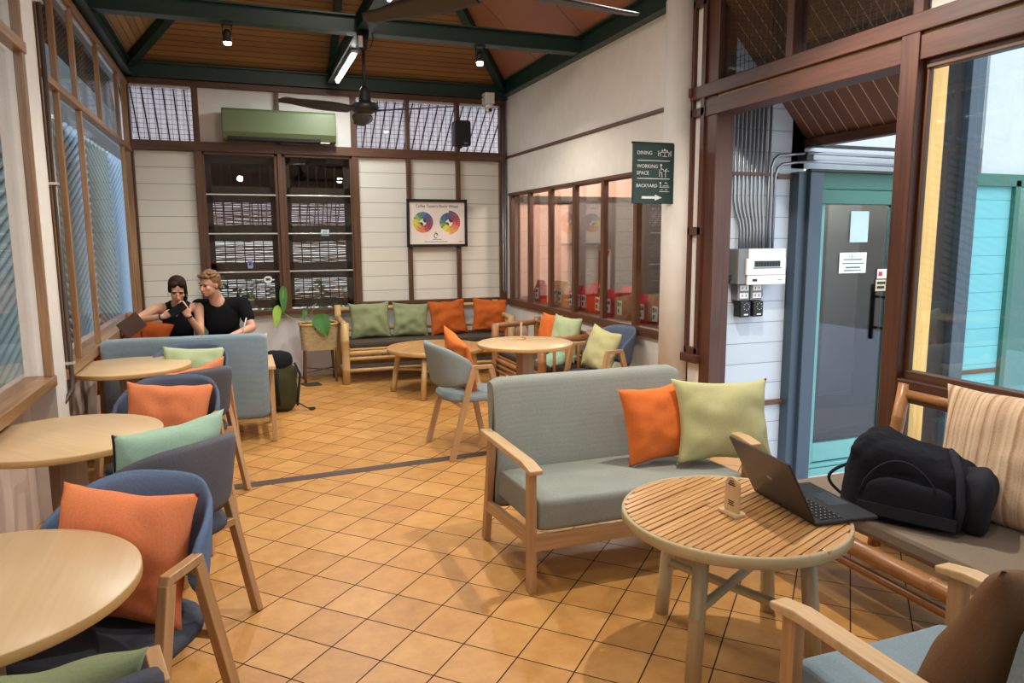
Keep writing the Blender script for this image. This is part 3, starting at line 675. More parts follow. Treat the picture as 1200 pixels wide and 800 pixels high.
# ------------------------------------------------------------------ A-frame armchairs
def sm(a): a = max(0, min(1, a)); return a*a*(3-2*a)
def armchair_proto():
    t = thing('armchair', 'x', 'armchair', (0, 0, 0), 0, 'felt armchairs with A-frame wooden legs')
    for sx in (-1, 1):
        X = sx*.268
        mb = MB(); mb.bar((X+sx*.015, -.245, 0), (X, -.068, .655), .030, .042, (0, 1, 0)); mb.build('leg', M['chairwood'], t, .003)
        mb = MB(); mb.bar((X+sx*.010, .215, 0), (X, .068, .655), .030, .042, (0, 1, 0)); mb.build('leg', M['chairwood'], t, .003)
        mb = MB(); mb.poly([(-.088, .655), (.088, .655), (.076, .682), (-.078, .682)], .032, 'x', X-.016); mb.build('armrest', M['chairwood'], t, .003)
    def seat(u, v):
        a = 2*PI*u; n = 3.2
        c, s = math.cos(a), math.sin(a); k = (abs(c)**n+abs(s)**n)**(-1/n)
        rr = [0, .8, .97, 1.0, .985, .9, .0][int(round(v*6))]; z = [.462, .462, .452, .432, .412, .404, .404][int(round(v*6))]
        return (c*k*.245*rr, .0+s*k*.24*rr, z+.012*(max(0, s)*0-(c*k*rr)**2*0))
    mb = MB(); mb.grid(seat, 40, 7, closeu=True); mb.build('seat', M['seat_dark'], t, merge=1e-4)
    mb = MB(); mb.bar((-.26, .13, .395), (.26, .13, .395), .035, .03); mb.bar((-.26, -.15, .395), (.26, -.15, .395), .035, .03); mb.build('seat_rail', M['chairwood'], t, .002)
    N = 41; TH = .024
    def shellp(u, v, side):
        a = (u-.5)*2*1.40                                   # angle round the back, 0 = middle of the back
        k = sm((math.cos(a)+.12)/1.12)
        ztop = .672+.165*k; zb = .558-.045*k
        e = min(u, 1-u)*2; pinch = min(1, (e/.10)**.5) if e < .10 else 1
        zc = (ztop+zb)/2; zh = (ztop-zb)/2*(.35+.65*pinch)
        z = zc+zh*(2*v-1)
        n = 2.5; c, s = math.cos(a), math.sin(a); q = (abs(c)**n+abs(s)**n)**(-1/n)
        rx = .258+.012*(z-.56)/.2; ry = .262+.055*((z-.5)/.3)
        rnd_ = 1-abs(2*v-1)**6
        off = (TH/2)*rnd_**.5*(side)
        x = s*q*(rx+off); y = -c*q*(ry+off)-.005
        if abs(a) > PI/2: y = -c*.262*.9+0.0
        return Vector((x, y, z))
    NV = 13
    def shell(u, v):
        w = v*2
        return shellp(u, w, 1) if w <= 1 else shellp(u, 2-w, -1)
    mb = MB(); mb.grid(shell, N, NV*2-1)
    # close the two ends
    for uu in (0, 1):
        ring = [shell(uu, j/(NV*2-2)) for j in range(NV*2-2)]; mb.add(ring, [list(range(len(ring)))], [[(0, 0)]*len(ring)])
    mb.build('backrest', M['chair_grey'], t, merge=2e-4)
    return t
def face(dx, dy): return math.atan2(-dx, dy)
proto = armchair_proto()
chairs = []
def place_chair(label, x, y, rz, mats, first=[True], z=0):
    if first[0]: c = proto; first[0] = False; c.location = (x, y, z); c.rotation_euler = (0, 0, rz); c['label'] = label
    else: c = dup(proto, (x, y, z), rz, label)
    chairs.append((c, mats)); return c
FA = face(-.50, -.87); FB = face(-.68, .73); FC = face(-.25, -.97); FD = face(-.58, .81)
cH = place_chair('dark charcoal armchair behind the nearest table, mostly below the bottom edge', -.475, 1.575, face(-.22, 1), dict(backrest='seat_dark'))
cA = place_chair('bright blue felt armchair with big salmon cushion at the nearest round table', -.43, 2.27, FA, dict(backrest='chair_blue'))
cB = place_chair('grey felt armchair with aqua cushion, its back turned, at the middle left table', -.38, 3.14, FB, {})
cC = place_chair('blue grey armchair holding an orange cushion behind the middle left table', -.43, 4.10, FC, dict(backrest='chair_slate'))
cD = place_chair('grey felt armchair with its back turned, at the farthest left table', -.40, 4.83, FD, {})
cE = place_chair('blue grey armchair with mint cushion right before the blue grey sofa back', -.40, 5.52, face(-.2, -1), dict(backrest='chair_slate'))
cM = place_chair('pale grey felt armchair with rust cushion standing in the middle of the floor', 1.58, 5.19, face(1, .06), dict(backrest='chair_pale', seat='chair_pale'))
cR = place_chair('blue grey armchair with lime cushion beside the column under the green sign', 2.78, 5.46, face(-1, -.12), dict(backrest='chair_slate'))
for c, mp in chairs:
    if mp: recolor(c, {k: M[v] for k, v in mp.items()})

# ------------------------------------------------------------------ cushions
def cushion(label, m, loc, size, rz=0, tilt=0, roll=0, seed=1, group='scatter cushions', name='cushion', sag=.0, fold=1.0, cat='cushion', ears=.05, piping=None):
    """pillow standing in its local XZ plane, thickness along Y; tilt leans the top back (-Y), roll turns in its plane"""
    w, h, th = size; n = 29
    def P(u, v, side):
        a, b = 2*u-1, 2*v-1
        # concave edges, pointed corners
        ex = 1-ears*2.0*(1-b*b)**1.0*(abs(a)**3); ez = 1-ears*2.0*(1-a*a)*(abs(b)**3)
        x = a*w/2*ex; z = b*h/2*ez
        t = th/2*((1-abs(a)**2.4)*(1-abs(b)**2.4))**.55
        t *= 1-.25*b*sag
        q = Vector((x*7+seed*3.1, z*7+seed*1.7, side*.8+seed))
        wr = noise.noise(q)*.012*fold+noise.noise(q*2.3)*.006*fold
        k = 1-abs(max(abs(a), abs(b)))**6
        # creases fanning from the lower corners
        for cx in (-1, 1):
            d = math.hypot(a-cx, b+1); an = math.atan2(b+1, (a-cx)*-cx)
            wr += math.sin(an*9+seed)*.008*math.exp(-d*1.6)*fold*min(1, d*3)
        ed = noise.noise(Vector((a*2.2+seed, b*2.2, seed*2)))*.010*fold
        return Vector((x, side*(t+wr*k*.9)+ed*(.4+k), z+ed*.7*(1 if abs(b) > .9 else .3)))
    mb = MB()
    mb.grid(lambda u, v: P(u, v, 1), n, n); mb.grid(lambda u, v: P(u, v, -1), n, n)
    o = mb.build(name, m, merge=1e-3)
    o.matrix_world = Matrix.Translation(loc) @ Matrix.Rotation(rz, 4, 'Z') @ Matrix.Rotation(tilt, 4, 'X') @ Matrix.Rotation(roll, 4, 'Y')
    tag(o, label, cat, group)
    if piping:
        pts = [P(i/28, 0, 1) for i in range(29)]; pts = [P(0, 1-i/28, 1) for i in range(29)]+pts
        mb = MB(); mb.tube([ (p.x*1.005, 0, p.z*1.005) for p in pts], .004, 6); q = mb.build('piping', piping, o); q['label'] = 'dark piping'
    return o
def chair_cushion(label, c, m, size, z=.66, back=-.115, tilt=.26, roll=0, seed=1, dx=0, piping=None, dr=0, dz=0):
    size = (size[0]*.96, .385+dz, size[2]); z = (.640 if z > .62 else z)+dz*.5
    rz = c.rotation_euler.z; o = Vector((dx, back, z)); o.rotate(Matrix.Rotation(rz, 3, 'Z'))
    return cushion(label, m, Vector(c.location)+o, size, rz+dr, tilt, roll, seed, 'cushions on the armchairs', piping=piping)
CS = (.46, .46, .15)
chair_cushion('sage green cushion with one raised corner at the very bottom left', cH, M['sage'], (.47, .45, .14), .63, -.10, .3, .1, 3)
chair_cushion('large salmon orange cushion against the blue armchair at the nearest table', cA, M['orange_pink'], (.48, .46, .16), .655, -.10, .28, -.03, 4, dz=.015)
chair_cushion('aqua to lime cushion with dark piping against the turned grey armchair', cB, M['mint2'], (.52, .46, .15), .685, -.10, .22, .02, 5, piping=M['black_matte'], dz=.06)
chair_cushion('salmon orange cushion behind the middle left table', cC, M['orange_pink'], (.47, .45, .16), .665, -.10, .26, -.05, 6, .0)
chair_cushion('orange cushion mostly hidden by the turned grey armchair at the farthest left table', cD, M['orange_pink'], (.42, .46, .12), .66, -.10, .24, -.14, 7, .06, dz=.01)
chair_cushion('pale mint cushion with piped edge before the blue grey sofa back', cE, M['mint'], (.44, .42, .15), .67, -.08, .2, -.04, 8, -.03)
chair_cushion('rust orange cushion drooping out of the pale grey armchair mid-floor', cM, M['orange'], (.44, .44, .13), .66, -.07, .30, .30, 9, .0, dz=.07)
chair_cushion('lime green cushion filling the armchair beside the column', cR, M['lime'], (.46, .46, .15), .64, -.05, .3, -.12, 10)

# ------------------------------------------------------------------ linen sofas (two-seat and single)
def sofa(label, loc, rz, W, name='sofa', fab='sofa', group=None, cat='sofa'):
    t = thing(name, label, cat, loc, rz, group); hw = W/2
    for sx in (-1, 1):
        X = sx*(hw-.025)
        mb = MB(); mb.bar((X, .30, 0), (X, .30, .575), .035, .05, (0, 1, 0)); mb.build('leg', M['chairwood'], t, .003)
        mb = MB(); mb.bar((X, -.345, 0), (X, -.23, .58), .035, .05, (0, 1, 0)); mb.build('leg', M['chairwood'], t, .003)
        mb = MB(); mb.poly([(-.34, .572), (.25, .572), (.36, .562), (.365, .585), (.27, .602), (-.34, .602)], .062, 'x', X-.031); mb.build('armrest', M['oak'], t, .006)
        mb = MB(); mb.bar((X, .30, .25), (X, -.30, .20), .03, .06); mb.build('side_rail', M['chairwood'], t, .003)
    mb = MB(); mb.bar((-hw+.03, .315, .235), (hw-.03, .315, .235), .022, .075); mb.build('front_rail', M['chairwood'], t, .003)
    mb = MB(); mb.bar((-hw+.03, -.30, .22), (hw-.03, -.30, .22), .022, .06); mb.build('back_rail', M['chairwood'], t, .003)
    def slab(x0, x1, prof, nm, ends=.02):
        m = MB(); n = len(prof); nx = 24
        xs = [x0+(x1-x0)*i/(nx-1) for i in range(nx)]
        cx = sum(p[0] for p in prof)/n; cz = sum(p[1] for p in prof)/n
        def F(u, v):
            i = int(round(u*(nx-1))); j = int(round(v*(n)))%n
            e = min(i, nx-1-i); k = 1-.05*(e == 0); q = prof[j]
            b = noise.noise(Vector((xs[i]*3, q[0]*3, q[1]*3)))*.006
            return (xs[i], cx+(q[0]-cx)*k+b, cz+(q[1]-cz)*k+b)
        m.grid(F, nx, n+1)
        for i in (0, nx-1): m.add([F(i/(nx-1), j/n) for j in range(n)], [list(range(n))], [[(0, 0)]*n])
        return m.build(nm, M[fab], t, .012, merge=2e-4)
    def rrect(pts, r=.03, k=4):
        out = []; n = len(pts)
        for i in range(n):
            a, b, c = Vector(pts[i-1]), Vector(pts[i]), Vector(pts[(i+1) % n]); p = b+(a-b).normalized()*r; q = b+(c-b).normalized()*r
            for s in range(k+1):
                w = s/k; out.append(tuple((p*(1-w)**2+b*2*w*(1-w)+q*w*w)))
        return out
    slab(-hw+.058, hw-.058, rrect([(-.26, .27), (.315, .275), (.325, .43), (-.22, .415)], .035), 'seat_cushion')
    slab(-hw+.05, hw-.05, rrect([(-.325, .19), (-.27, .19), (-.20, .40), (-.285, .865), (-.385, .87)], .045), 'back_cushion')
    return t
sofa('grey blue linen two-seat sofa with oak arms in the centre foreground', (1.735, 3.18, 0), PI, 1.21)
sofa('long linen sofa seen from behind, backing onto the left round tables', (-.405, 6.27, 0), 0, 1.24, fab='sofa_blue')
sofa('grey linen sofa facing the room with two people sitting on it', (-.42, 7.52, 0), PI, 1.12)
sofa('single armchair with pale blue seat at the bottom right corner', (1.665, 1.17, 0), 0, .67, 'lounge_chair', 'sofa_blue', cat='armchair')
cushion('bright orange cushion on the centre two-seat sofa', M['orange'], (1.99, 3.20, .63), (.39, .40, .15), PI-.06, .24, .07, 11, 'cushions on the centre sofa')
cushion('large olive yellow cushion at the right end of the centre sofa', M['lime'], (2.30, 3.07, .645), (.54, .44, .17), PI-.16, .32, -.04, 12, 'cushions on the centre sofa', ears=.07)
cushion('dark brown cushion on the pale blue single armchair', M['brown_fab'], (1.64, 1.06, .635), (.52, .48, .18), -.05, .34, .20, 13)
cushion('lime cushion end showing beside the arm of the sofa seen from behind', M['lime'], (-.0, 6.24, .62), (.40, .38, .13), .1, .2, -.12, 14)
cushion('orange cushion against the left window beside the woman', M['rust'], (-.86, 7.32, .66), (.46, .46, .16), PI-.35, .2, -.25, 15)
cushion('orange cushion corner at the left end of the sofa seen from behind', M['orange'], (-.92, 6.19, .60), (.32, .40, .12), 0, .25, 0, 24)

# ------------------------------------------------------------------ bamboo benches
def bamboo_bench(label, loc, rz, L, D, bm_, seatm, post_r=.042, front_h=.66, back_h=.83, seat=.40, group=None, low=True, arms=(True, True), slant=0):
    """runs along local X, front is local -Y"""
    t = thing('bamboo_bench', label, 'bench', loc, rz, group); h = L/2
    for sx in (-1, 1):
        X = sx*h
        mb = MB(); mb.bamboo((X, -D/2, 0), (X, -D/2, front_h), post_r, .28); mb.build('leg', M[bm_], t)
        mb = MB(); mb.bamboo((X, D/2-.02, 0), (X, D/2+slant, back_h), post_r*.9, .28); mb.build('leg', M[bm_], t)
        mb = MB(); mb.bamboo((X, -D/2-.03, front_h-.02), (X, D/2, front_h+.0), post_r*.72, .3); mb.build('armrest', M[bm_], t)
        for k in range(3):
            y = -D/2+D*(k+1)/4; mb = MB(); mb.bamboo((X, y, .30), (X, y, front_h-.02), .016, .3, 8); mb.build('arm_stick', M[bm_], t)
        mb = MB(); mb.bamboo((X, -D/2, .14), (X, D/2, .14), post_r*.55, .3); mb.build('side_rail', M[bm_], t)
    for z, r in ((seat-.06, .026), (seat-.12, .022), (.15, .02)):
        mb = MB(); mb.bamboo((-h, -D/2+.01, z), (h, -D/2+.01, z), r, .32); mb.build('front_rail', M[bm_], t)
    for z, y in ((back_h-.05, D/2+slant), (seat+.14, D/2+slant*.4), (.15, D/2-.02)):
        mb = MB(); mb.bamboo((-h, y, z), (h, y, z), .026, .32); mb.build('back_rail', M[bm_], t)
    n = int(L/.45)
    for k in range(1, n):
        x = -h+L*k/n; mb = MB(); mb.bamboo((x, D/2+slant*.2, seat), (x, D/2+slant, back_h-.05), .018, .3, 8); mb.build('back_stick', M[bm_], t)
    mb = MB(); k = int(D/.045)
    for i in range(k): y = -D/2+.03+(D-.06)*i/(k-1); mb.bamboo((-h, y, seat-.02), (h, y, seat-.02), .018, .4, 8)
    mb.build('seat_slats', M[bm_], t)
    mb = MB(); mb.box((0, 0, seat+.030), (L-.09, D-.02, .062)); mb.build('seat_mat', M[seatm], t, .018)
    return t
bamboo_bench('long aged bamboo bench with dark mat under the poster on the back wall', (2.0, 8.31, 0), 0, 1.93, .58, 'bamboo', 'mat_dark', front_h=.68, back_h=.83)
bamboo_bench('short bamboo bench along the shop window beside the middle oak table', (2.83, 6.82, 0), -PI/2, 1.32, .50, 'bamboo_brown', 'mat_dark', front_h=.66, back_h=.72, seat=.33)
b3 = bamboo_bench('bamboo bench with taupe mat under the right window, in the foreground', (2.70, 1.85, 0), -PI/2, 1.75, .66, 'bamboo_brown', 'mat', post_r=.036, front_h=.40, back_h=.84, seat=.37, slant=.12)
for c in list(b3.children):
    if c.name.split('.')[0] in ('armrest', 'arm_stick', 'front_rail', 'seat_mat', 'seat_slats'): bpy.data.objects.remove(c)
mb = MB(); mb.bamboo((-.93, -.36, .30), (.93, -.36, .30), .036, .34, 14); mb.build('front_rail', M['bamboo_brown'], b3)
mb = MB(); mb.bamboo((-.90, -.20, .13), (.90, -.20, .13), .02, .3); mb.build('stretcher', M['bamboo_brown'], b3)
mb = MB(); mb.box((0, .0, .385), (1.74, .64, .075)); mb.build('seat_mat', M['mat'], b3, .02)
mb = MB()
for k in range(6): y = -.25+.10*k; mb.bamboo((-.87, y, .33), (.87, y, .33), .015, .3, 8)
mb.build('seat_slats', M['bamboo_brown'], b3)
G = 'cushions on the back bench'
cushion('sage green cushion at the left end of the back bench', M['sage'], (1.36, 8.33, .665), (.47, .42, .15), PI, .2, .02, 16, G, fold=1.6)
cushion('sage green cushion, second from the left on the back bench', M['sage'], (1.83, 8.33, .65), (.43, .40, .15), PI, .2, -.06, 17, G, fold=1.7)
cushion('rust orange cushion, second from the right on the back bench', M['rust'], (2.28, 8.33, .66), (.46, .42, .15), PI, .2, .05, 18, G, fold=1.7)
cushion('rust orange cushion in the right corner of the back bench', M['rust'], (2.80, 8.33, .665), (.44, .41, .15), PI, .2, -.1, 19, G, fold=1.6)
G = 'cushions on the short bamboo bench'
cushion('orange cushion on the short bench beside the shop window', M['orange'], (2.96, 6.86, .62), (.42, .40, .14), PI/2+.1, .22, .02, 20, G)
cushion('pale green cushion on the short bench beside the shop window', M['mint'], (2.93, 6.42, .62), (.42, .44, .14), PI/2+.25, .2, -.04, 21, G)
cushion('pale green cushion lying low inside the short bamboo bench', M['mint2'], (2.85, 6.4, .43), (.40, .36, .10), PI/2, 1.3, 0, 25, G)
cushion('large beige striped cushion leaning against the right window', M['striped'], (2.90, 1.95, .675), (.70, .58, .16), PI/2+.10, .28, .06, 22, None, name='cushion', ears=.05)

# ------------------------------------------------------------------ bamboo round tables
def bamboo_table(label, loc, rz, r, h, legs, sdir, matl='bamboo_grey'):
    t = thing('bamboo_table', label, 'table', loc, rz, None)
    mb = MB(); w = .030; n = int(2*r/w)+1; ca, sa = math.cos(sdir), math.sin(sdir)
    for i in range(n):
        o = -r+w*(i+.5); a = r*r-o*o
        if a <= .0004: continue
        q = math.sqrt(a)-.008
        x0 = -q
        while x0 < q-.005:
            x1 = min(q, x0+rnd.uniform(.35, .8)) if q > .2 else q
            if q-x1 < .06: x1 = q
            dz = rnd.uniform(-.0015, .0015)
            p0 = Vector((ca*x0-sa*o, sa*x0+ca*o, h-.006+dz)); p1 = Vector((ca*(x1-.002)-sa*o, sa*(x1-.002)+ca*o, h-.006+dz))
            mb.bar(p0, p1, w-.0045, .011); x0 = x1
    mb.build('tabletop', M['slat'], t, .0025)
    mb = MB(); mb.lathe([(r-.02, h-.013), (r-.02, h-.04), (0, h-.04)], 48); mb.lathe([(0, h-.013), (r-.02, h-.013)], 48); mb.build('underlayer', M['dark'], t)
    mb = MB(); mb.lathe([(r-.006, h-.001), (r+.004, h), (r+.008, h-.008), (r+.008, h-.038), (r-.004, h-.046), (r-.008, h-.04), (r-.006, h-.001)], 64); mb.build('rim', M[matl], t)
    pts = []
    for (x, y) in legs:
        mb = MB(); mb.bamboo((x, y, 0), (x*.84, y*.84, h-.02), .029, .3, 14, taper=.97); mb.build('leg', M[matl], t); pts.append(Vector((x*.93, y*.93, .24)))
    for a, b, dz in ((0, 2, 0), (1, 3, .03)):
        p = pts[a].copy(); q = pts[b].copy(); p.z += dz; q.z += dz
        mb = MB(); mb.bamboo(p, q, .018, .2); mb.build('stretcher', M[matl], t)
    return t
bt = bamboo_table('round bamboo slat table in the foreground with the laptop on it', (1.68, 2.16, 0), 0, .405, .57,
             ((-.07, .36), (-.24, -.12), (.17, -.27), (.36, .21)), R(23))
mb = MB(); mb.tube([(.35, -.17, .545), (.352, -.176, .49), (.366, -.166, .485), (.368, -.158, .545)], .005, 6); mb.build('strap_loop', M['white_plastic'], bt)
bamboo_table('round bamboo slat coffee table before the back bench', (1.88, 7.36, 0), 0, .50, .47,
             ((-.44, .12), (-.25, -.44), (.38, -.30), (.30, .38)), R(55), 'bamboo')

# ------------------------------------------------------------------ laptop, table stands
L_ = thing('laptop', 'open black laptop on the right edge of the bamboo table', 'laptop', (1.868, 2.115, .571), R(-6)+0)
mb = MB(); mb.box((.13, 0, .009), (.26, .385, .014)); mb.build('base', M['black'], L_, .004)
mb = MB()
for i in range(5):
    for j in range(14): mb.box((.042+i*.0185, -.165+j*.0254-.0, .0172), (.0155, .0215, .002))
mb.build('keys', M['black_matte'], L_, .001)
mb = MB()
for i in range(5):
    for j in range(14): mb.box((.042+i*.0185, -.165+j*.0254, .0184), (.003, .004, .0006))
mb.build('key_legends', M['alu'], L_)
mb = MB(); mb.box((.20, 0, .0163), (.085, .13, .0008)); mb.build('touchpad', plain('dark_glass_pad', rgb(40, 40, 43), .25), L_)
mb = MB(); ang = R(118); d = Vector((math.cos(ang), 0, math.sin(ang))); c = Vector((.0, 0, .016))+d*.125; rot = Matrix((d, Vector((0, 1, 0)), d.cross(Vector((0, 1, 0))))).transposed()
mb.box(c, (.25, .385, .008), rot); lid = mb.build('lid', plain('dark_bronze_lid', rgb(52, 42, 38), .32, .3), L_, .003)
mb = MB(); mb.box(c+rot @ Vector((0, 0, -.0045)), (.235, .365, .001), rot); mb.build('screen', plain('laptop_screen', rgb(14, 14, 16), .12), L_)
n_ = (rot @ Vector((0, 0, 1)))
mb = MB()
for k in range(-1, 2): mb.box(c+n_*.0046+rot @ Vector((.0, k*.010, 0)), (.012 if k else .018, .004, .0008), rot)
q = mb.build('emblem', M['alu'], L_)
mb = MB(); mb.tube([(0.002, -.17, .018), (0.002, .17, .018)], .006, 10); mb.build('hinge', M['black'], L_)
def stand(label, loc, rz, k=1.0):
    t = thing('table_stand', label, 'table stand', loc, rz, 'small wooden table stands')
    mb = MB(); mb.poly([(-.045, -.028), (.045, -.028), (.05, -.02), (.05, .02), (.04, .028), (-.04, .028), (-.05, .02), (-.05, -.02)], .012, 'z', 0); mb.build('foot', M['oak'], t, .002)
    mb = MB(); pts = [(-.036, .012), (.036, .012), (.036, .10)]+[(.036*math.cos(a), .105+.036*math.sin(a)) for a in [i*PI/10 for i in range(11)]]+[(-.036, .10)]
    mb.poly(pts, .012, 'y', -.006); mb.build('upright', M['oak'], t, .0015)
    mb = MB()
    for z, w in ((.126, .022), (.118, .03), (.111, .036), (.050, .03), (.043, .022), (.036, .03)): mb.box((0, -.0066, z), (w, .0012, .0032))
    mb.build('printed_lines', M['black_matte'], t); return t
stand('small wooden table stand beside the laptop on the bamboo table', (1.655, 2.135, .571), R(-86))
stand('small wooden stand on the middle round oak table', (2.17, 5.62, .751), R(60))
stand('small pale stand on the far bamboo coffee table behind the rust cushion', (2.0, 7.10, .471), R(-15))

# ------------------------------------------------------------------ backpack on the bench
def superq(mb, c, r, n=2.6, rot=None, su=20, sv=28, bump_=0, seed=0, smooth=True, warp=None):
    c = Vector(c)
    def F(u, v):
        a = 2*PI*u; b = PI*(v-.5)
        def p(x): return math.copysign(abs(x)**(2/n), x)
        q = Vector((r[0]*p(math.cos(b))*p(math.cos(a)), r[1]*p(math.cos(b))*p(math.sin(a)), r[2]*p(math.sin(b))))
        if warp: q = warp(q)
        if bump_: q *= 1+bump_*noise.noise(q*9+Vector((seed, seed, 0)))
        return c+(rot @ q if rot else q)
    mb.grid(F, sv, su, closeu=True, smooth=smooth); return mb
bp = thing('backpack', 'black nylon backpack lying on the right bench', 'backpack', (2.58, 2.17, .425), R(-60))
mb = MB()
def wz(q): return Vector((q.x*(1-.10*(q.z/.15)), q.y*(1-.18*(q.z+.1)/.2), q.z*(1-.30*(q.x/.25))))
def wz2(q):
    q = wz(q); q += Vector((0, 0, 1))*(.012*noise.noise(q*22)+.006*noise.noise(q*48)); q.y += .010*noise.noise(q*20+Vector((3, 1, 2))); return q
superq(mb, (0, 0, .145), (.245, .16, .165), 5.0, None, 60, 80, .08, 3, True, wz2); mb.build('body', M['bag'], bp, merge=1e-4)
mb = MB(); mb.tube([(-.16+.30*i/16, -.163-.012*math.sin(PI*i/16), .10+.17*math.sin(PI*i/16)**.6) for i in range(17)], .0045, 6); mb.build('zipper', M['bag2'], bp)
mb = MB(); mb.tube([(.19, -.15, .02), (.205, -.158, .12), (.19, -.13, .24), (.15, -.02, .285), (.12, .1, .27)], .016, 10); mb.build('compression_strap', M['bag2'], bp)
mb = MB(); superq(mb, (.02, -.145, .10), (.165, .04, .085), 3.4, Matrix.Rotation(-.1, 3, 'X'), 14, 28, .1, 5); mb.build('front_pocket', M['bag'], bp, merge=1e-4)
mb = MB(); superq(mb, (.225, -.01, .13), (.065, .13, .115), 4.0, None, 36, 48, .35, 8); mb.build('mesh_pocket', M['bag2'], bp, merge=1e-4)
def ribbon(mb, pts, w, th=.006):
    pts = [Vector(p) for p in pts]
    for a, b in zip(pts, pts[1:]): mb.bar(a, b+(b-a)*.05, w, th)
mb = MB(); ribbon(mb, [(-.2+.02*i, -.10+.0*i, .17+.085*math.sin(PI*i/12)) for i in range(13)], .045, .012); mb.build('strap', M['bag2'], bp, .003)
mb = MB(); ribbon(mb, [(-.18+.03*i, .05, .19+.085*math.sin(PI*i/12)) for i in range(13)], .045, .012); mb.build('strap', M['bag2'], bp, .003)
mb = MB(); mb.tube([(-.235+-.075*math.sin(PI*i/14), -.06+.0*i, .04+.15*i/14) for i in range(15)], .007, 8); mb.build('carry_loop', M['bag2'], bp)
mb = MB(); mb.tube([(.02+.05*math.cos(PI*i/10), .02, .245+.035*math.sin(PI*i/10)) for i in range(11)], .007, 8); mb.build('grab_handle', M['bag2'], bp)
mb = MB(); ribbon(mb, [(-.16, -.188, .06), (.18, -.188, .055)], .004, .05); mb.build('strap', M['bag2'], bp, .002)
mb = MB(); mb.box((-.232, -.07, .165), (.02, .03, .035)); mb.box((-.236, -.07, .06), (.02, .03, .03)); mb.build('buckle', M['black'], bp, .003)

# olive backpack on the floor by the sofa
op = thing('backpack', 'olive green hiking backpack with black hood standing by the back wall', 'backpack', (.285, 7.0, 0), .25)
mb = MB(); superq(mb, (0, 0, .24), (.155, .13, .235), 3, None, 22, 30, .16, 2); mb.build('body', M['olive'], op, merge=1e-4)
mb = MB(); superq(mb, (0, .0, .48), (.12, .10, .09), 2.6, None, 16, 26, .25, 4); mb.build('hood', M['bag'], op, merge=1e-4)
mb = MB(); mb.tube([(.11, -.12, .46), (.15, -.15, .35), (.13, -.15, .2), (.12, -.13, .06)], .012, 8); mb.build('strap', M['bag2'], op)
mb = MB(); mb.tube([(-.05, -.14, .42), (-.06, -.16, .25), (-.05, -.14, .08)], .012, 8); mb.build('strap', M['bag2'], op)
mb = MB(); mb.tube([(.13, -.12, .08), (.2, -.16, .03), (.24, -.15, .012)], .006, 6); mb.box((.25, -.15, .016), (.05, .03, .02)); mb.build('buckle', M['black'], op)

# ------------------------------------------------------------------ ceiling fans, lamps
def fan(label, loc, ang, drop):
    t = thing('ceiling_fan', label, 'ceiling fan', loc, 0, 'black ceiling fans under the middle beam')
    mb = MB(); mb.lathe([(0, -.005), (.06, -.005), (.105, .012), (.118, .045), (.105, .072), (.06, .085), (.052, .10), (.042, .17), (.022, .21), (0, .21)], 32); mb.lathe([(0, -.012), (.06, -.01), (.075, .004), (0, .004)], 32); mb.build('motor', M['black'], t)
    mb = MB(); mb.tube([(0, 0, .15), (0, 0, drop-.1)], .013, 12); mb.build('rod', M['black'], t)
    mb = MB(); mb.lathe([(0, drop-.16), (.03, drop-.16), (.055, drop), (0, drop)], 20); mb.build('canopy', M['black'], t)
    mb = MB(); mb.tube([(.03, 0, drop-.14), (.07, .01, drop-.12), (.09, .02, drop-.05), (.08, .02, drop)], .004, 6); mb.build('cable', M['black'], t)
    for k in range(3):
        a = ang+k*2*PI/3; rz = Matrix.Rotation(a, 3, 'Z'); tw = Matrix.Rotation(.20, 3, 'X')
        def F(u, v, side):
            x = .13+.66*u; w = .055+.035*math.sin(PI*min(1, u*1.15+.1))
            if u > .93: w *= math.sqrt(max(0, 1-((u-.93)/.07)**2))*.9+.1
            return rz @ (tw @ Vector((x, (v-.5)*2*w, .012+side*.0045+.0*u)))
        mb = MB(); mb.grid(lambda u, v: F(u, v, 1), 20, 7); mb.grid(lambda u, v: F(u, v, -1), 20, 7)
        for i in range(2):
            mb.grid(lambda u, v, i=i: F(u, i, 1-2*v), 20, 2)
        for u_ in (0, 1): mb.add([F(u_, 0, 1), F(u_, 1, 1), F(u_, 1, -1), F(u_, 0, -1)], [[0, 1, 2, 3]], [[(0, 0)]*4])
        mb.bar(rz @ Vector((.07, 0, .015)), rz @ Vector((.2, 0, .012)), .035, .008)
        mb.build('blade', M['black'], t, merge=2e-4)
    return t
f1 = fan('black three-blade ceiling fan hanging on a rod before the back wall', (1.06, 6.40, 2.64), R(-35), .66)
mb = MB(); mb.box((-.028, -.052, .56), (.035, .004, .09)); q = mb.build('sticker', M['paper'], f1); q['label'] = 'white sticker'
fan('nearer black ceiling fan, only a blade tip at the top edge', (1.13, 3.23, 2.66), R(128), .64)
def spot(label, loc, tilt):
    t = thing('spotlight', label, 'spotlight', loc, 0, 'small black spotlights on the cross beam')
    mb = MB(); mb.b2(-.045, .045, -.03, .03, .085, .115); mb.tube([(-.035, 0, .09), (-.035, 0, 0)], .005, 6); mb.tube([(.035, 0, .09), (.035, 0, 0)], .005, 6); mb.build('bracket', M['black'], t)
    rm = Matrix.Rotation(tilt, 3, 'X')
    mb = MB(); mb.tube([rm @ Vector((0, 0, .05)), rm @ Vector((0, 0, .02)), rm @ Vector((0, 0, -.045))], [.02, .033, .036], 20); mb.build('housing', M['black'], t)
    mb = MB(); mb.tube([rm @ Vector((0, 0, -.044)), rm @ Vector((0, 0, -.066))], [.031, .026], 20); mb.build('bulb', M['lampw'], t)
spot('small black spotlight with lit bulb, left one on the cross beam', (.002, 6.5, 3.19), .15)
spot('small black spotlight with lit bulb, right one on the cross beam', (2.114, 6.5, 3.19), -.1)
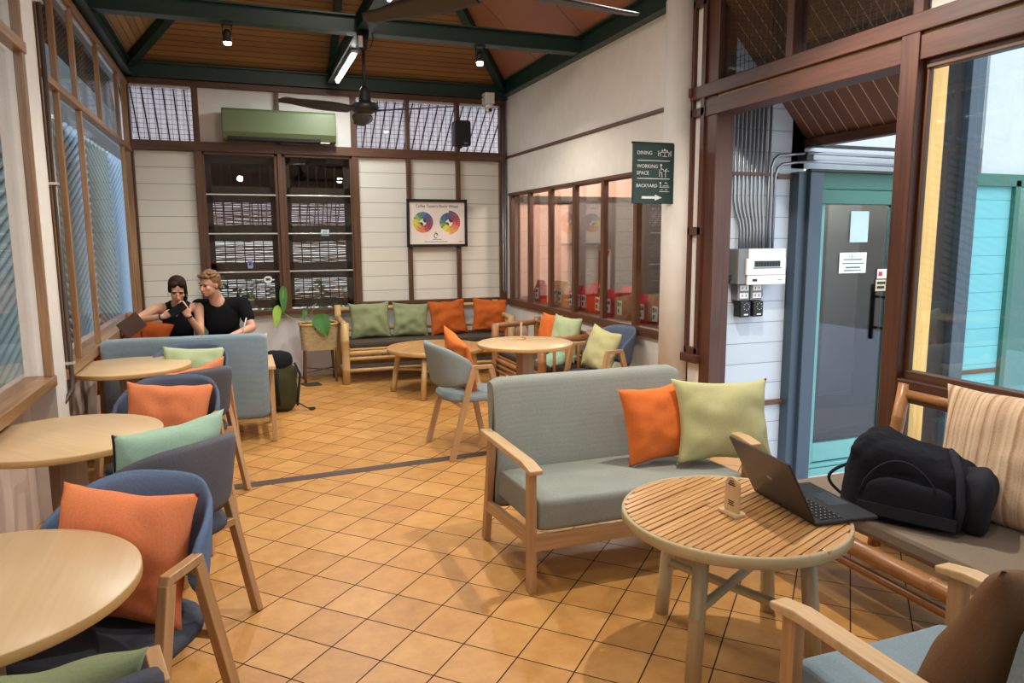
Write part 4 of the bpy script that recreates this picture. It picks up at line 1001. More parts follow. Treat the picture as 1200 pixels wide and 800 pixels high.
for lab, y0, y1 in (('lit fluorescent tube under the middle beam near the back wall', 7.0, 8.25), ('second fluorescent tube mostly hidden beyond the top edge', 4.15, 5.38)):
    t = thing('tube_lamp', lab, 'lamp', (1.08, (y0+y1)/2, 3.262)); h = (y1-y0)/2
    mb = MB(); mb.b2(-.03, .03, -h, h, .0, .03); mb.build('housing', M['white_plastic'], t, .003)
    mb = MB(); mb.tube([(0, -h+.02, -.016), (0, h-.02, -.016)], .016, 12); mb.build('tube', M['tube'], t)

# ------------------------------------------------------------------ things on the back wall
t = thing('air_conditioner', 'olive green wall air conditioner above the tall back windows', 'air conditioner', (.49, BY-.01, 2.64))
mb = MB(); mb.poly([(-.01, 0), (-.01, .32), (-.20, .325), (-.225, .30), (-.228, .08), (-.19, .01), (-.15, 0)], 1.18, 'x', -.59); mb.build('body', M['ac_green'], t, .008)
mb = MB(); mb.b2(-.54, .42, -.218, -.13, -.004, .032); mb.build('louver', M['black_matte'], t, .004)
mb = MB(); mb.b2(.42, .52, -.19, -.14, -.004, .006); mb.build('trim', M['white_plastic'], t)
t = thing('speaker', 'black wall loudspeaker hanging between the mesh windows', 'speaker', (2.55, BY-.13, 2.82))
mb = MB(); mb.poly([(-.095, -.145), (.095, -.145), (.10, -.12), (.10, .12), (.085, .145), (-.085, .145), (-.10, .12), (-.10, -.12)], .15, 'y', -.08); mb.build('cabinet', M['black'], t, .008)
mb = MB(); mb.b2(.015, .06, -.083, -.08, -.125, -.11); q = mb.build('badge', M['grey_plastic'], t)
mb = MB(); mb.b2(-.03, .03, .05, .13, -.16, .05); mb.build('bracket', M['black'], t)
mb = MB(); pts = [(-.10, .05, -.09), (-.16, .08, -.10), (-.22, .09, -.05), (-.26, .10, .08), (-.25, .10, .22), (-.2, .10, .36), (-.3, .10, .42), (-.4, .10, .40)]
mb.tube(pts, .004, 6); mb.build('cable', M['white_plastic'], t)
t = thing('security_camera', 'white security camera in the top right corner of the back wall', 'camera', (2.905, BY-.14, 3.18))
mb = MB(); mb.b2(-.06, .06, -.03, .12, .0, .13); mb.build('junction_box', M['white_plastic'], t, .008)
mb = MB(); mb.lathe([(0, .0), (.045, 0), (.05, -.03), (.046, -.04), (.0, -.04)], 20); mb.tube([(0, -.0, -.04), (0, 0, -.10)], [.042, .03], 18); mb.build('dome', M['white_plastic'], t)
mb = MB(); mb.tube([(0, -.025, -.075), (0, -.045, -.075)], .02, 14); mb.build('lens', M['black'], t)
t = thing('poster', 'framed poster with two coloured wheels on the boarded back wall', 'poster', (2.26, BY-.045, 1.77))
mb = MB()
for a, b, c, d in ((-.37, .37, .25, .28), (-.37, .37, -.28, -.25), (-.37, -.342, -.28, .28), (.342, .37, -.28, .28)): mb.b2(a, b, -.025, .01, c, d)
mb.build('frame', M['black'], t, .003)
mb = MB(); mb.b2(-.35, .35, -.004, .004, -.26, .26); mb.build('print', M['cream'], t)
text_obj('title', "Coffee Taster's Flavor Wheel", .050, M['black_matte'], t, (0, -.0055, .185), (PI/2, 0, 0), .0005, 'CENTER').scale = (.88, 1, 1)
text_obj('caption', "A GUIDE TO TASTE AND AROMA" if False else "www", .016, M['black_matte'], t, (0, -.0055, -.235), (PI/2, 0, 0), .0003, 'CENTER') if False else None
import colorsys
wheel_m = []
for k in range(12):
    hh, ss, vv = [(.13, .8, .9), (.16, .75, .9), (.22, .5, .7), (.38, .45, .55), (.58, .7, .7), (.62, .6, .55), (.75, .3, .45), (.90, .5, .5), (.97, .75, .6), (.99, .75, .8), (.04, .6, .88), (.08, .7, .9)][k]
    wheel_m.append(plain('wheel_hue_%d' % k, lin(colorsys.hsv_to_rgb(hh, ss, vv))+(1,), .6))
wheel_m += [M['black_matte'], M['paper']]
def wheel(nm, cx, cz, r, flip, ext):
    mb = MB(); rings = [0, .10, .32, .58, .80, 1.0]
    for k in range(36):
        a0, a1 = 2*PI*k/36, 2*PI*(k+1)/36
        for j in range(5):
            r0, r1 = rings[j]*r, rings[j+1]*r*.985
            right_half = math.cos((a0+a1)/2) > 0
            if ext and right_half: r0, r1 = r0*1.22 if j else 0, r1*1.22
            mi = int(((PI/2-a0) % (2*PI))/(2*PI)*12+ (6 if not flip else 4)) % 12
            if j == 0: mi = 13
            elif j == 1: mi = 12 if k % 18 < 9 else 13
            elif rnd.random() < .12: mi = (mi+1) % 12
            y = -.0052
            ps = [(cx+q*math.cos(a), y, cz+q*math.sin(a)) for q, a in ((r0, a0), (r1, a0), (r1, a1-.015), (r0, a1-.015))]
            mb.add(ps, [[0, 1, 2, 3]], [[(0, 0)]*4], mi)
    mb.build(nm, wheel_m, t, weld=False)
wheel('colour_wheel', -.175, .01, .125, True, False); wheel('colour_wheel', .145, .01, .118, False, True)
mb = MB(); mb.tube([(-.02+.022*math.cos(a), -.006, -.15+.026*math.sin(a)) for a in [i*PI/9 for i in range(16)]], .004, 6); mb.tube([(-.03, -.006, -.115), (-.02, -.006, -.10), (-.012, -.006, -.13), (.0, -.006, -.12)], .003, 6)
mb.build('emblem', M['black_matte'], t)
mb = MB(); x = -.16
while x < .12: q = rnd.uniform(.006, .018); mb.b2(x, x+q, -.0056, -.005, -.224, -.217); x += q+.004
mb.b2(-.06, .05, -.0056, -.005, -.195, -.19); mb.b2(.27, .31, -.0056, -.005, -.225, -.218)
mb.build('fine_print', M['black_matte'], t)
# small stickers on the back windows
for lab, x, z, w, h, m in (('tiny lilac sticker low on the left tall back window', .11, 1.32, .055, .11, plain('lilac_paper', rgb(150, 150, 200), .6)), ('pale blue sticker in the middle of the right tall back window', .94, 1.66, .09, .07, plain('ice_blue_paper', rgb(176, 206, 214), .6)),
                           ('round white sticker below the lilac one on the left back window', .29, 1.14, .10, .08, M['paper'])):
    t = thing('sticker', lab, 'sticker', (x, BY-.002, z))
    mb = MB()
    if 'round' in lab: mb.poly([(.045*math.cos(a), .035*math.sin(a)-.01*(math.sin(a) < -.5)) for a in [i*2*PI/16 for i in range(16)]], .002, 'y', 0)
    else: mb.b2(-w/2, w/2, 0, .002, -h/2, h/2)
    mb.build('sheet', m, t)
    mb = MB(); mb.b2(-w*.25, w*.25, -.001, 0, -h*.2, h*.15); mb.build('printed_mark', plain('slate_print', rgb(70, 74, 96), .6), t)

# ------------------------------------------------------------------ direction sign on the column
t = thing('direction_sign', 'dark green direction sign with white lettering and arrow on the column', 'sign', (2.87, 4.75, 2.045))
mb = MB(); mb.b2(-.17, .17, -.012, .012, -.215, .215); mb.build('panel', M['sign_green'], t, .002)
mb = MB(); mb.b2(-.18, .25, -.008, .012, .212, .224); mb.build('bracket', M['black'], t)
def tx(s, x, z, size=.036): text_obj('lettering', s, size, M['paper'], t, (x, -.0135, z), (PI/2, 0, 0), .0008)
tx('DINING', -.145, .135); tx('WORKING', -.145, .04); tx('SPACE', -.145, -.008); tx('BACKYARD', -.148, -.098, .034)
mb = MB(); mb.b2(-.14, .13, -.0145, -.012, .09, .095); mb.b2(-.14, .13, -.0145, -.012, -.038, -.033); mb.build('rule', M['paper'], t)
mb = MB(); mb.poly([(-.10, -.162), (.01, -.162), (.01, -.150), (.07, -.171), (.01, -.192), (.01, -.180), (-.10, -.180)], .0025, 'y', -.0145); mb.build('arrow', M['paper'], t)
def glyph(parts, x, z):
    mb = MB()
    for p in parts:
        if p[0] == 'l': mb.bar((x+p[1], -.0135, z+p[2]), (x+p[3], -.0135, z+p[4]), .0035, .0025, (0, 1, 0))
        else: mb.lathe([(0, 0), (p[3], 0)], 12) if False else mb.poly([(x+p[1]+p[3]*math.cos(a), z+p[2]+p[3]*math.sin(a)) for a in [i*PI/5 for i in range(10)]], .0025, 'y', -.0145)
    mb.build('pictogram', M['paper'], t)
glyph([('l', 0, 0, .08, 0), ('l', .04, 0, .04, -.03), ('l', .02, -.03, .06, -.03), ('l', -.012, .012, -.012, -.03), ('l', -.012, -.008, .004, -.008), ('l', .004, -.008, .006, -.03), ('l', .092, .012, .092, -.03), ('l', .092, -.008, .076, -.008), ('l', .076, -.008, .074, -.03), ('c', .04, .016, .008), ('c', .02, .01, .006), ('c', .06, .01, .006)], .045, .155)
glyph([('l', 0, .0, 0, -.05), ('l', 0, -.02, .02, -.02), ('l', .02, -.02, .022, -.055), ('c', .012, .032, .008), ('l', .012, .022, .014, -.005), ('l', .014, .008, .035, .0), ('l', .03, -.008, .08, -.008), ('l', .05, -.008, .05, -.055), ('l', .045, -.005, .065, .008)], .045, .03)
glyph([('c', .01, .02, .007), ('l', .01, .012, .012, -.01), ('l', .03, .0, .08, .0), ('l', .045, .015, .055, .025), ('l', .055, .025, .07, .012), ('l', 0, -.01, .085, -.01), ('l', .01, -.028, .03, -.028), ('l', .05, -.028, .07, -.028), ('l', 0, -.042, .085, -.042)], .045, -.085)

# ------------------------------------------------------------------ electric meter box, sockets and conduits on the outside wall
SY = WY
t = thing('meter_box', 'white electric meter box with grille on the outside board wall', 'electric box', (3.56, SY, 1.37))
mb = MB(); mb.b2(-.20, .195, -.13, 0, -.125, .13); mb.build('housing', M['grey_plastic'], t, .006)
mb = MB(); mb.b2(-.12, .205, -.145, -.13, .055, .13); mb.b2(-.14, .205, -.15, -.13, -.06, .06); mb.b2(-.13, .21, -.147, -.13, -.13, -.062); mb.build('cover', M['white_plastic'], t, .004)
mb = MB(); mb.b2(-.075, .15, -.153, -.149, .0, .042)
mb.b2(-.085, .165, -.1525, -.149, -.012, -.006); mb.build('display_strip', M['lcd'], t)
mb = MB()
for k in range(9): mb.b2(-.066+.025*k, -.05+.025*k, -.156, -.15, .003, .039)
mb.build('breaker_switch', M['black'], t)
mb = MB(); mb.b2(-.085, -.045, -.1495, -.146, -.105, -.088); mb.b2(.14, .175, -.1485, -.146, -.10, -.096); mb.build('maker_mark', M['black'], t)
for k, x in enumerate((3.46, 3.575)):
    t = thing('socket_box', 'grey outdoor socket box under the meter, %s one' % ['left', 'right'][k], 'socket', (x, SY, 1.185), 0, 'sockets under the meter box')
    mb = MB(); mb.b2(-.055, .05, -.075, 0, -.065, .06); mb.build('housing', M['grey_plastic'], t, .005)
    for z in (.028, -.028):
        mb = MB(); mb.b2(-.038, .038, -.081, -.074, z-.02, z+.02); q = mb.build('socket_plate', M['white_plastic'], t, .002)
        mb = MB(); mb.b2(-.02, -.014, -.083, -.08, z-.008, z+.008); mb.b2(.012, .018, -.083, -.08, z-.008, z+.008); mb.build('slots', M['black'], q)
    t = thing('power_adapter', 'black plug adapter hanging below the %s grey socket box' % ['left', 'right'][k], 'adapter', (x+.0, SY-.02, 1.06), 0, 'black adapters under the sockets')
    mb = MB(); mb.b2(-.048, .045, -.085, 0, -.06, .058); mb.build('housing', M['black'], t, .01)
    mb = MB()
    for i in range(8): a = i*PI/4; mb.box((.005+.024*math.cos(a), -.087, .018+.024*math.sin(a)), (.005, .004, .005))
    mb.build('dial_marks', M['alu'], t)
    mb = MB(); mb.b2(-.015, .02, -.088, -.084, -.045, -.035); mb.build('mark', M['white_plastic'], t)
t = thing('cable', 'short grey cable looping beside the right socket box', 'cable', (3.62, SY-.03, 1.18)); mb = MB(); mb.tube([(.0, 0, .03), (.035, 0, .02), (.04, 0, -.03), (.0, 0, -.07), (-.03, 0, -.075)], .009, 8); mb.build('sheath', M['grey_plastic'], t)
t = thing('conduit_run', 'bank of metal conduits rising from the meter box up the outside wall', 'conduits', (0, SY-.03, 0))
tops = [3.376, 3.41, 3.447, 3.48, 3.52, 3.553, 3.59, 3.625]
for k, x in enumerate(tops):
    b = 3.44+.029*k
    mb = MB(); mb.tube([(x, 0, 2.62), (x, 0, 1.85), (x+(b-x)*.3, 0, 1.77), (x+(b-x)*.8, 0, 1.70), (b, 0, 1.64), (b, 0, 1.49)], .0105, 10); mb.build('conduit', M['galv'], t)
for k, x in enumerate((3.245, 3.285)):
    mb = MB(); mb.tube([(x, -.02, 2.60), (x+.01, -.02, 1.7), (x-.01, -.02, 1.36+.03*k), (x+.01, -.02, 1.31+.03*k), (x+.05, -.02, 1.285+.03*k), (3.38, -.02, 1.285+.03*k)], .0115, 10); mb.build('conduit', M['galv'], t)
for x, z in ((3.675, 2.62),): mb = MB(); mb.tube([(x, 0, z), (x, 0, 1.9), (x+.0, 0, 1.49)], .0105, 10); mb.build('conduit', M['galv'], t)
for k, (x, z) in enumerate(((3.69, 2.175), (3.725, 2.115))):
    mb = MB(); mb.tube([(x, -.01, 1.49), (x, -.01, z-.09), (x+.02, -.01, z-.03), (x+.06, -.01, z), (x+.12, -.01, z+.005), (3.9, -.01, z+.015), (3.96, -.11, z+.015), (4.02, -.12, z+.013), (4.95, -.12, z+.005)], .0115, 10); mb.build('conduit', M['galv'], t)
mb = MB(); mb.b2(3.22, 3.76, -.012, .02, 2.025, 2.05); mb.build('clamp_rail', M['midwood'], t)
mb = MB(); mb.b2(3.96, 4.95, -.115, -.06, 2.235, 2.255); mb.b2(3.96, 4.95, -.115, -.06, 2.06, 2.078); mb.b2(3.93, 3.99, -.10, 0, 2.14, 2.2); mb.build('cable_tray', M['black'], t)
# conduit on the left wall beside the white column
t = thing('wall_conduit', 'dark metal conduit bending down the left wall beside the column', 'pipe', (0, 0, 0))
mb = MB(); mb.tube([(LX+.03, 4.955, 3.25), (LX+.03, 4.955, .78), (LX+.03, 4.93, .70), (LX+.0, 4.86, .64), (-1.10, 4.74, .59), (-1.11, 4.62, .56), (-1.11, 4.5, .54)], .014, 10); mb.build('pipe', plain('dark_metal', rgb(92, 80, 72), .4, .5), t)
for z in (.85, 1.9, 2.9): mb = MB(); mb.b2(LX+.0, LX+.05, 4.93, 4.98, z, z+.015); mb.build('clip', M['alu'], t)
t = thing('wall_conduit', 'thin metal conduits in the right corner of the back wall', 'pipe', (0, 0, 0))
for dx in (0, .03): mb = MB(); mb.tube([(3.13-dx, BY-.06, 3.22), (3.13-dx, BY-.06, .95), (3.14-dx, BY-.08, .90)], .008, 8); mb.build('pipe', M['galv'], t)

# ------------------------------------------------------------------ shop counter goods in the side room
mb = MB(); mb.b2(0, .42, -1.9, 1.9, .74, .78); mb.b2(.36, .40, -1.9, 1.9, 0, .74)
t = thing('shop_shelf', 'dark shelf of coffee bags inside the shop window', 'shelf', (RW+.02, 6.75, 0)); mb.build('shelf_board', M['dark'], t)
def cbag(label, loc, rz, w, h, d, m, group, mark=True, seed=0):
    t = thing('coffee_bag', label, 'bag', loc, rz, group)
    def F(u, v):
        a = 2*PI*u; n = 4.5; c, s = math.cos(a), math.sin(a); k = (abs(c)**n+abs(s)**n)**(-1/n)
        top = max(0, (v-.72)/.28); dd = d*(1-.92*top); z = v*h
        b = 1+.05*noise.noise(Vector((c*2+seed, s*2, v*5)))
        return (c*k*w/2*b, s*k*dd/2*b, z)
    mb = MB(); mb.grid(F, 28, 14, closeu=True); mb.add([F(i/28, 0) for i in range(28)], [list(range(28))], [[(0, 0)]*28]); mb.build('pouch', M[m], t)
    if mark:
        mb = MB(); mb.b2(-.035, .035, -d/2*1.05-.004, -d/2*1.02, h*.30, h*.72); mb.build('label_card', M['paper'], t)
        mb = MB(); mb.b2(-.026, -.003, -d/2*1.05-.006, -d/2*1.05-.003, h*.54, h*.68); mb.b2(.006, .026, -d/2*1.05-.006, -d/2*1.05-.003, h*.56, h*.66); mb.b2(-.02, .0, -d/2*1.05-.006, -d/2*1.05-.003, h*.36, h*.48); mb.build('printed_mark', M['black_matte'], t)
    return t
zb = .781; bx = RW+.10
bags = [(8.02, 'bag', 'dark red bag in the second pane of the shop window from the corner'), (7.50, 'kraft', 'left kraft paper bag in the third pane of the shop window'), (7.36, 'kraft', 'right kraft paper bag in the third pane of the shop window'),
        (7.06, 'r', 'red coffee bag at the left of the fourth pane, before the tent card'), (6.90, 'r', 'red coffee bag in the middle of the fourth pane'), (6.76, 'r', 'red coffee bag at the right of the fourth pane'),
        (6.45, 'r', 'deep red bag leaning at the left of the fifth pane'), (6.22, 'r', 'red coffee bag with large label in the fifth pane'), (6.00, 'r', 'red coffee bag half behind the fifth timber bar'),
        (5.60, 'r', 'red coffee bag at the left of the last pane below the sign'), (5.38, 'r', 'red coffee bag in the middle of the last pane below the sign'), (5.15, 'r', 'red coffee bag beside the column in the last pane')]
for k, (y, kd, lab) in enumerate(bags):
    kr = kd == 'kraft'
    cbag(lab, (bx-.02, y, zb), -PI/2+.12, .165, .33 if kr else .31, .10, 'kraft' if kr else ('red' if k % 2 else 'red2'), 'kraft bags in the shop window' if kr else 'red coffee bags in the shop window', True, k)
for k, (y, lab) in enumerate(((6.95, 'red foil pouch behind the row in the fourth pane'), (6.3, 'red foil pouch behind the row in the fifth pane'), (5.5, 'bright red pouch lying on top behind the last pane bags'), (5.22, 'bright red pouch behind the bag by the column'))):
    cbag(lab, (bx+.20, y, zb), -PI/2+.2, .24, .33, .12, 'red', 'red coffee bags in the shop window', False, k+20)
t = thing('tent_card', 'tall red and white card standing among the coffee bags', 'card', (bx+.14, 6.72, zb), -PI/2+.35)
mb = MB(); mb.b2(-.085, .085, -.002, .002, 0, .68); mb.build('card', M['paper'], t)
mb = MB(); mb.poly([(-.08, .675), (.08, .675), (-.08, .27)], .001, 'y', -.0035); mb.build('red_corner', plain('dusty_red', rgb(176, 70, 66), .6), t)
t = thing('coffee_machine', 'dark machine with chrome curves in the last pane below the sign', 'machine', (4.3, 6.15, .95), 0)
mb = MB(); mb.b2(-.3, .3, -.25, .25, 0, .28); mb.build('body', M['black'], t, .02)
mb = MB(); mb.tube([(.3*math.cos(a), -.2, .30+.14*math.sin(a)) for a in [i*PI/12 for i in range(13)]], .03, 12); mb.build('chrome_arch', M['steel'], t)
mb = MB(); mb.b2(-.35, .35, -.3, .3, -.95, 0); mb.build('stand', M['dark'], t)
t = thing('notebook_stand', 'small grey tilted board in the first pane of the shop window', 'stand', (bx, 8.3, zb), -PI/2+.3); mb = MB(); mb.bar((0, 0, .02), (0, .12, .26), .16, .01); mb.build('board', M['grey_plastic'], t)
mb = MB(); mb.bar((0, .16, .0), (0, .10, .2), .02, .01); mb.build('strut', M['black'], t)

# ------------------------------------------------------------------ planter with climbing plant
t = thing('planter', 'rattan basket planter on legs between the sofa group and the back bench', 'planter', (.79, 8.40, 0))
mb = MB()
def bas(u, v):
    a = 2*PI*u; n = 5; c, s = math.cos(a), math.sin(a); k = (abs(c)**n+abs(s)**n)**(-1/n); w = .185+.02*v
    b = 1+.018*math.sin(u*2*PI*30)*math.cos(v*PI*20)
    return (c*k*w*b, s*k*(w-.04)*b, .36+.29*v)
mb.grid(bas, 120, 30, closeu=True); mb.add([bas(i/30, 0) for i in range(30)], [list(range(30))], [[(0, 0)]*30]); mb.build('basket', M['rattan'], t)
mb = MB(); rim = [Vector(bas(i/40, 1)) for i in range(41)]; mb.tube([p*1.0+Vector((0, 0, .0)) for p in rim], .014, 8); mb.build('rim', M['bamboo'], t)
for sx in (-1, 1):
    for sy_ in (-1, 1):
        mb = MB(); mb.bamboo((sx*.17, sy_*.13, 0), (sx*.15, sy_*.12, .40), .013, .2, 8); mb.build('leg', M['bamboo_dark'], t)
mb = MB(); mb.tube([(-.17, -.13, .12), (.17, .13, .12)], .008, 8); mb.build('stretcher', M['bamboo_dark'], t)
mb = MB(); mb.tube([(.17, -.13, .13), (-.17, .13, .13)], .008, 8); mb.build('stretcher', M['bamboo_dark'], t)
mb = MB(); mb.tube([(0, 0, .60), (0, 0, .62)], .17, 20); mb.build('soil', M['dark'], t)
p = thing('climbing_plant', 'green heart-leaved plant trailing out of the rattan planter', 'plant', (.79, 8.38, .62))
def leaf(mb, base, tip, w, nrm=(0, -1, 0), droop=.15):
    base = Vector(base); tip = Vector(tip); d = tip-base; L = d.length; d.normalize(); n = Vector(nrm); x = d.cross(n).normalized(); n = x.cross(d)
    def F(u, v):
        t_ = u; wd = w*(math.sin(PI*min(1, t_**.62))**.8)*(1-.25*t_)
        s = (v-.5)*2; back = -.16*L*(abs(s)**1.2)*(1-t_)**2
        return base+d*(t_*L+back)+x*s*wd+n*(droop*L*(t_-.5)**2*-1+.12*w*abs(s))
    mb.grid(F, 14, 9)
    return mb
stems = [([(0, -.02, 0), (-.12, -.05, .06), (-.28, -.06, .10), (-.36, -.04, .16)],), ([(0, -.05, 0), (.02, -.10, .10), (.02, -.12, .06)],), ([(-.02, -.02, 0), (-.10, -.05, .12), (-.02, -.06, .26), (-.1, -.06, .20)],)]
for (s_pts,) in stems: mb = MB(); mb.tube(s_pts, .005, 6); mb.build('stem', M['stem'], p)
for b, tp, w_, m in (((-.36, -.04, .42), (-.37, -.08, .14), .045, 'leaf'), ((-.43, -.05, .22), (-.46, -.10, .0), .05, 'leaf2'), ((.0, -.16, .12), (.07, -.20, -.10), .105, 'leaf'), ((-.14, -.08, .18), (-.17, -.10, .08), .03, 'leaf')):
    mb = MB(); leaf(mb, b, tp, w_); mb.build('leaf', M[m], p)
mb = MB(); mb.tube([(-.36, -.04, .16), (-.37, -.05, .30), (-.36, -.045, .42)], .004, 6); mb.tube([(-.36, -.04, .16), (-.42, -.05, .22)], .004, 6); mb.build('stem', M['stem'], p)
t = thing('side_mat', 'dark square tile under the planter legs', 'mat', (.66, 8.18, 0)); mb = MB(); mb.poly([(-.12, .08), (-.05, -.12), (.12, -.10), (.09, .1)], .004, 'z', 0); mb.build('sheet', M['dark'], t)

# ------------------------------------------------------------------ outside the left windows
M['backing'] = plain('grey_green_backing', rgb(104, 116, 114), .7)
def screen(label, y0, y1, X, z0, z1, dirn, m, r=.028, slope_=.36, gap=.09, grp='diagonal pipe screens outside the left windows'):
    t = thing('pipe_screen', label, 'screen', (X, (y0+y1)/2, z0), 0, grp); w = (y1-y0)/2; h = z1-z0
    mb = MB(); c = -2*w*slope_
    while c < h+2*w*slope_:
        # line z = c + dirn*slope*y, clip to the panel
        pts = []
        ya, yb = -w, w
        za, zb_ = c+dirn*slope_*ya, c+dirn*slope_*yb
        # clip in z
        def cl(ya, za, yb, zb_):
            if max(za, zb_) < 0 or min(za, zb_) > h: return None
            P = [(ya, za), (yb, zb_)]; out = []
            for (yy, zz), (y2, z2) in ((P[0], P[1]), (P[1], P[0])):
                if zz < 0: yy = yy+(0-zz)*(y2-yy)/(z2-zz); zz = 0
                if zz > h: yy = yy+(h-zz)*(y2-yy)/(z2-zz); zz = h
                out.append((yy, zz))
            return out
        q = cl(ya, za, yb, zb_)
        if q and math.hypot(q[0][0]-q[1][0], q[0][1]-q[1][1]) > .02: mb.tube([(0, q[0][0], q[0][1]), (0, q[1][0], q[1][1])], r, 8)
        c += gap
    mb.build('pipes', m, t)
    mb = MB(); mb.b2(-.03, -.024, -w, w, 0, h); mb.build('backing', M['backing'], t)
    mb = MB(); mb.b2(-.05, -.03, -w, w, 0, .05); mb.b2(-.05, -.03, -w, w, h-.05, h); mb.build('rail', M['greywood'], t)
screen('grey green diagonal pipe screen outside, nearest the white column', 7.3, 8.5, -1.6, -.3, 2.75, -1, M['pipe_green'])
screen('pale blue diagonal pipe screen outside, second from the white column', 8.5, 9.7, -1.6, -.3, 2.75, 1, M['pipe_blue'])
screen('grey green pipe screen outside, third from the white column', 9.7, 11.2, -1.6, -.3, 2.75, -1, M['pipe_green'])
screen('pale blue pipe screen outside, fourth from the white column', 11.2, 12.8, -1.6, -.3, 2.75, 1, M['pipe_blue'])
screen('grey green pipe screen outside, farthest from the white column', 12.8, 14.6, -1.6, -.3, 2.75, -1, M['pipe_green'])
screen('pale blue pipe screen outside the near left window', 5.7, 7.3, -1.6, -.3, 2.75, 1, M['pipe_blue'])
t = thing('board_fence', 'yellowish board fence outside the near left window', 'fence', (-2.35, 2.6, -.3)); mb = MB()
for k in range(18): mb.b2(-.02, .02, -2.4+.24*k, -2.4+.24*k+.225, 0, 2.6)
mb.build('boards', M['yellow_plank'], t)
k = 0
for y, lab in ((2.75, 'lowest'), (3.05, 'second lowest'), (3.35, 'middle'), (3.65, 'second highest'), (3.95, 'highest')):
    t = thing('bamboo_pole', 'thick grey slanting pole outside the near left window, %s of five' % lab, 'pole', (-1.62, y, -.3), 0, 'grey slanting poles outside')
    mb = MB(); L = .55+.28*k; mb.bamboo((0, .55, .25+.22*k), (-.15, -.75, 1.0+.25*k), .06, .4, 14); mb.build('culm', M['pipe_grey'], t)
    mb = MB(); mb.b2(-.05, .05, .45, .6, 0, .25+.22*k); mb.build('support', M['greywood'], t); k += 1
mb = MB(); mb.bar((LX-.1, 4, 3.34), (-1.32, 4, 3.1), 12.0, .03); struct('ceiling_eave_left', mb, M['slat_dark'])
mb = MB(); mb.b2(-5.2, -5, -4, 60, -.3, 13); struct('wall_sky_blocker', mb, plain('dark_sky_blocker', rgb(84, 84, 80), .8))  # invented dark mass, added to keep bright sky out of the upper left panes
# green shrubs beyond the screens and outside the right, seen and reflected as foliage
def shrub(label, loc, r, n, seed):
    t = thing('shrub', label, 'shrub', loc, 0, 'shrubs outside'); q = random.Random(seed); mb = MB()
    for i in range(n):
        a = q.uniform(0, 2*PI); b = q.uniform(-.3, 1); c = Vector((math.cos(a)*math.cos(b), math.sin(a)*math.cos(b), math.sin(b)))*r*q.uniform(.6, 1); c.z = abs(c.z)*1.3+.1
        d = Vector((q.uniform(-1, 1), q.uniform(-1, 1), q.uniform(-.5, .6))).normalized()*.12
        s = d.cross(Vector((q.uniform(-1, 1), q.uniform(-1, 1), 1))).normalized()*.035
        mb.add([c, c+d*.5+s, c+d, c+d*.5-s], [[0, 1, 2, 3]], [[(0, 0)]*4])
    mb.build('foliage', M['leaf'], t, weld=False)
    mb = MB(); mb.tube([(0, 0, 0), (.02, 0, r*.7)], .03, 8); mb.build('stem', M['greywood'], t)
shrub('leafy green shrub behind the bamboo screens of the left back window', (.0, 11.2, -.3), 1.1, 1500, 3)
shrub('leafy green shrub behind the bamboo screens of the right back window', (1.7, 11.6, -.3), 1.1, 1500, 4)

# ------------------------------------------------------------------ the two people on the far sofa
def limb(mb, pts, rad, seg=14):
    """tapered limb with rounded joints"""
    pts = [Vector(p) for p in pts]; P = []; Rr = []
    for i in range(len(pts)-1):
        for k in range(6):
            t = k/6; P.append(pts[i].lerp(pts[i+1], t)); Rr.append(rad[i]*(1-t)+rad[i+1]*t)
    P.append(pts[-1]); Rr.append(rad[-1])
    mb.tube(P, Rr, seg)
    for p, r in zip(pts, rad): superq(mb, p, (r, r, r), 2, None, 10, 14)
def head(mb, c, rot):
    c = Vector(c); Rm = rot
    def q(o, r, n=2.1, rr=None): superq(mb, c+Rm @ Vector(o), r, n, (Rm @ rr) if rr else Rm, 18, 24)
    q((0, .012, .03), (.073, .092, .083)); q((0, -.018, -.035), (.056, .066, .066)); q((0, -.045, -.082), (.028, .030, .022)); q((0, -.052, -.045), (.042, .034, .04))
    q((0, -.092, -.015), (.0105, .014, .024), 2, Matrix.Rotation(-.25, 3, 'X')); q((0, -.104, -.030), (.014, .012, .010))
    for s in (-1, 1):
        q((s*.071, .012, -.008), (.008, .016, .028)); q((s*.034, -.060, -.022), (.024, .022, .022)); q((s*.030, -.078, .022), (.024, .010, .007))
        q((s*.012, -.100, -.033), (.007, .009, .007))
    q((0, -.083, -.058), (.022, .010, .006)); q((0, -.081, -.068), (.019, .010, .007))
def face_bits(c, rot, parent, smile=0):
    c = Vector(c)
    def place(mb_, o, r): superq(mb_, c+rot @ Vector(o), r, 2, rot, 8, 12)
    for s in (-1, 1):
        mb = MB(); place(mb, (s*.030, -.0785, .003), (.013, .005, .006)); mb.build('eye', M['eyec'], parent)
        mb = MB(); place(mb, (s*.031, -.087, .022), (.019, .004, .004)); mb.build('eyebrow', M['hair_dark' if parent['sex'] else 'hair_sand'], parent)
    mb = MB(); place(mb, (0, -.091, -.062), (.021, .005, .006)); mb.build('lips', M['lip'], parent)
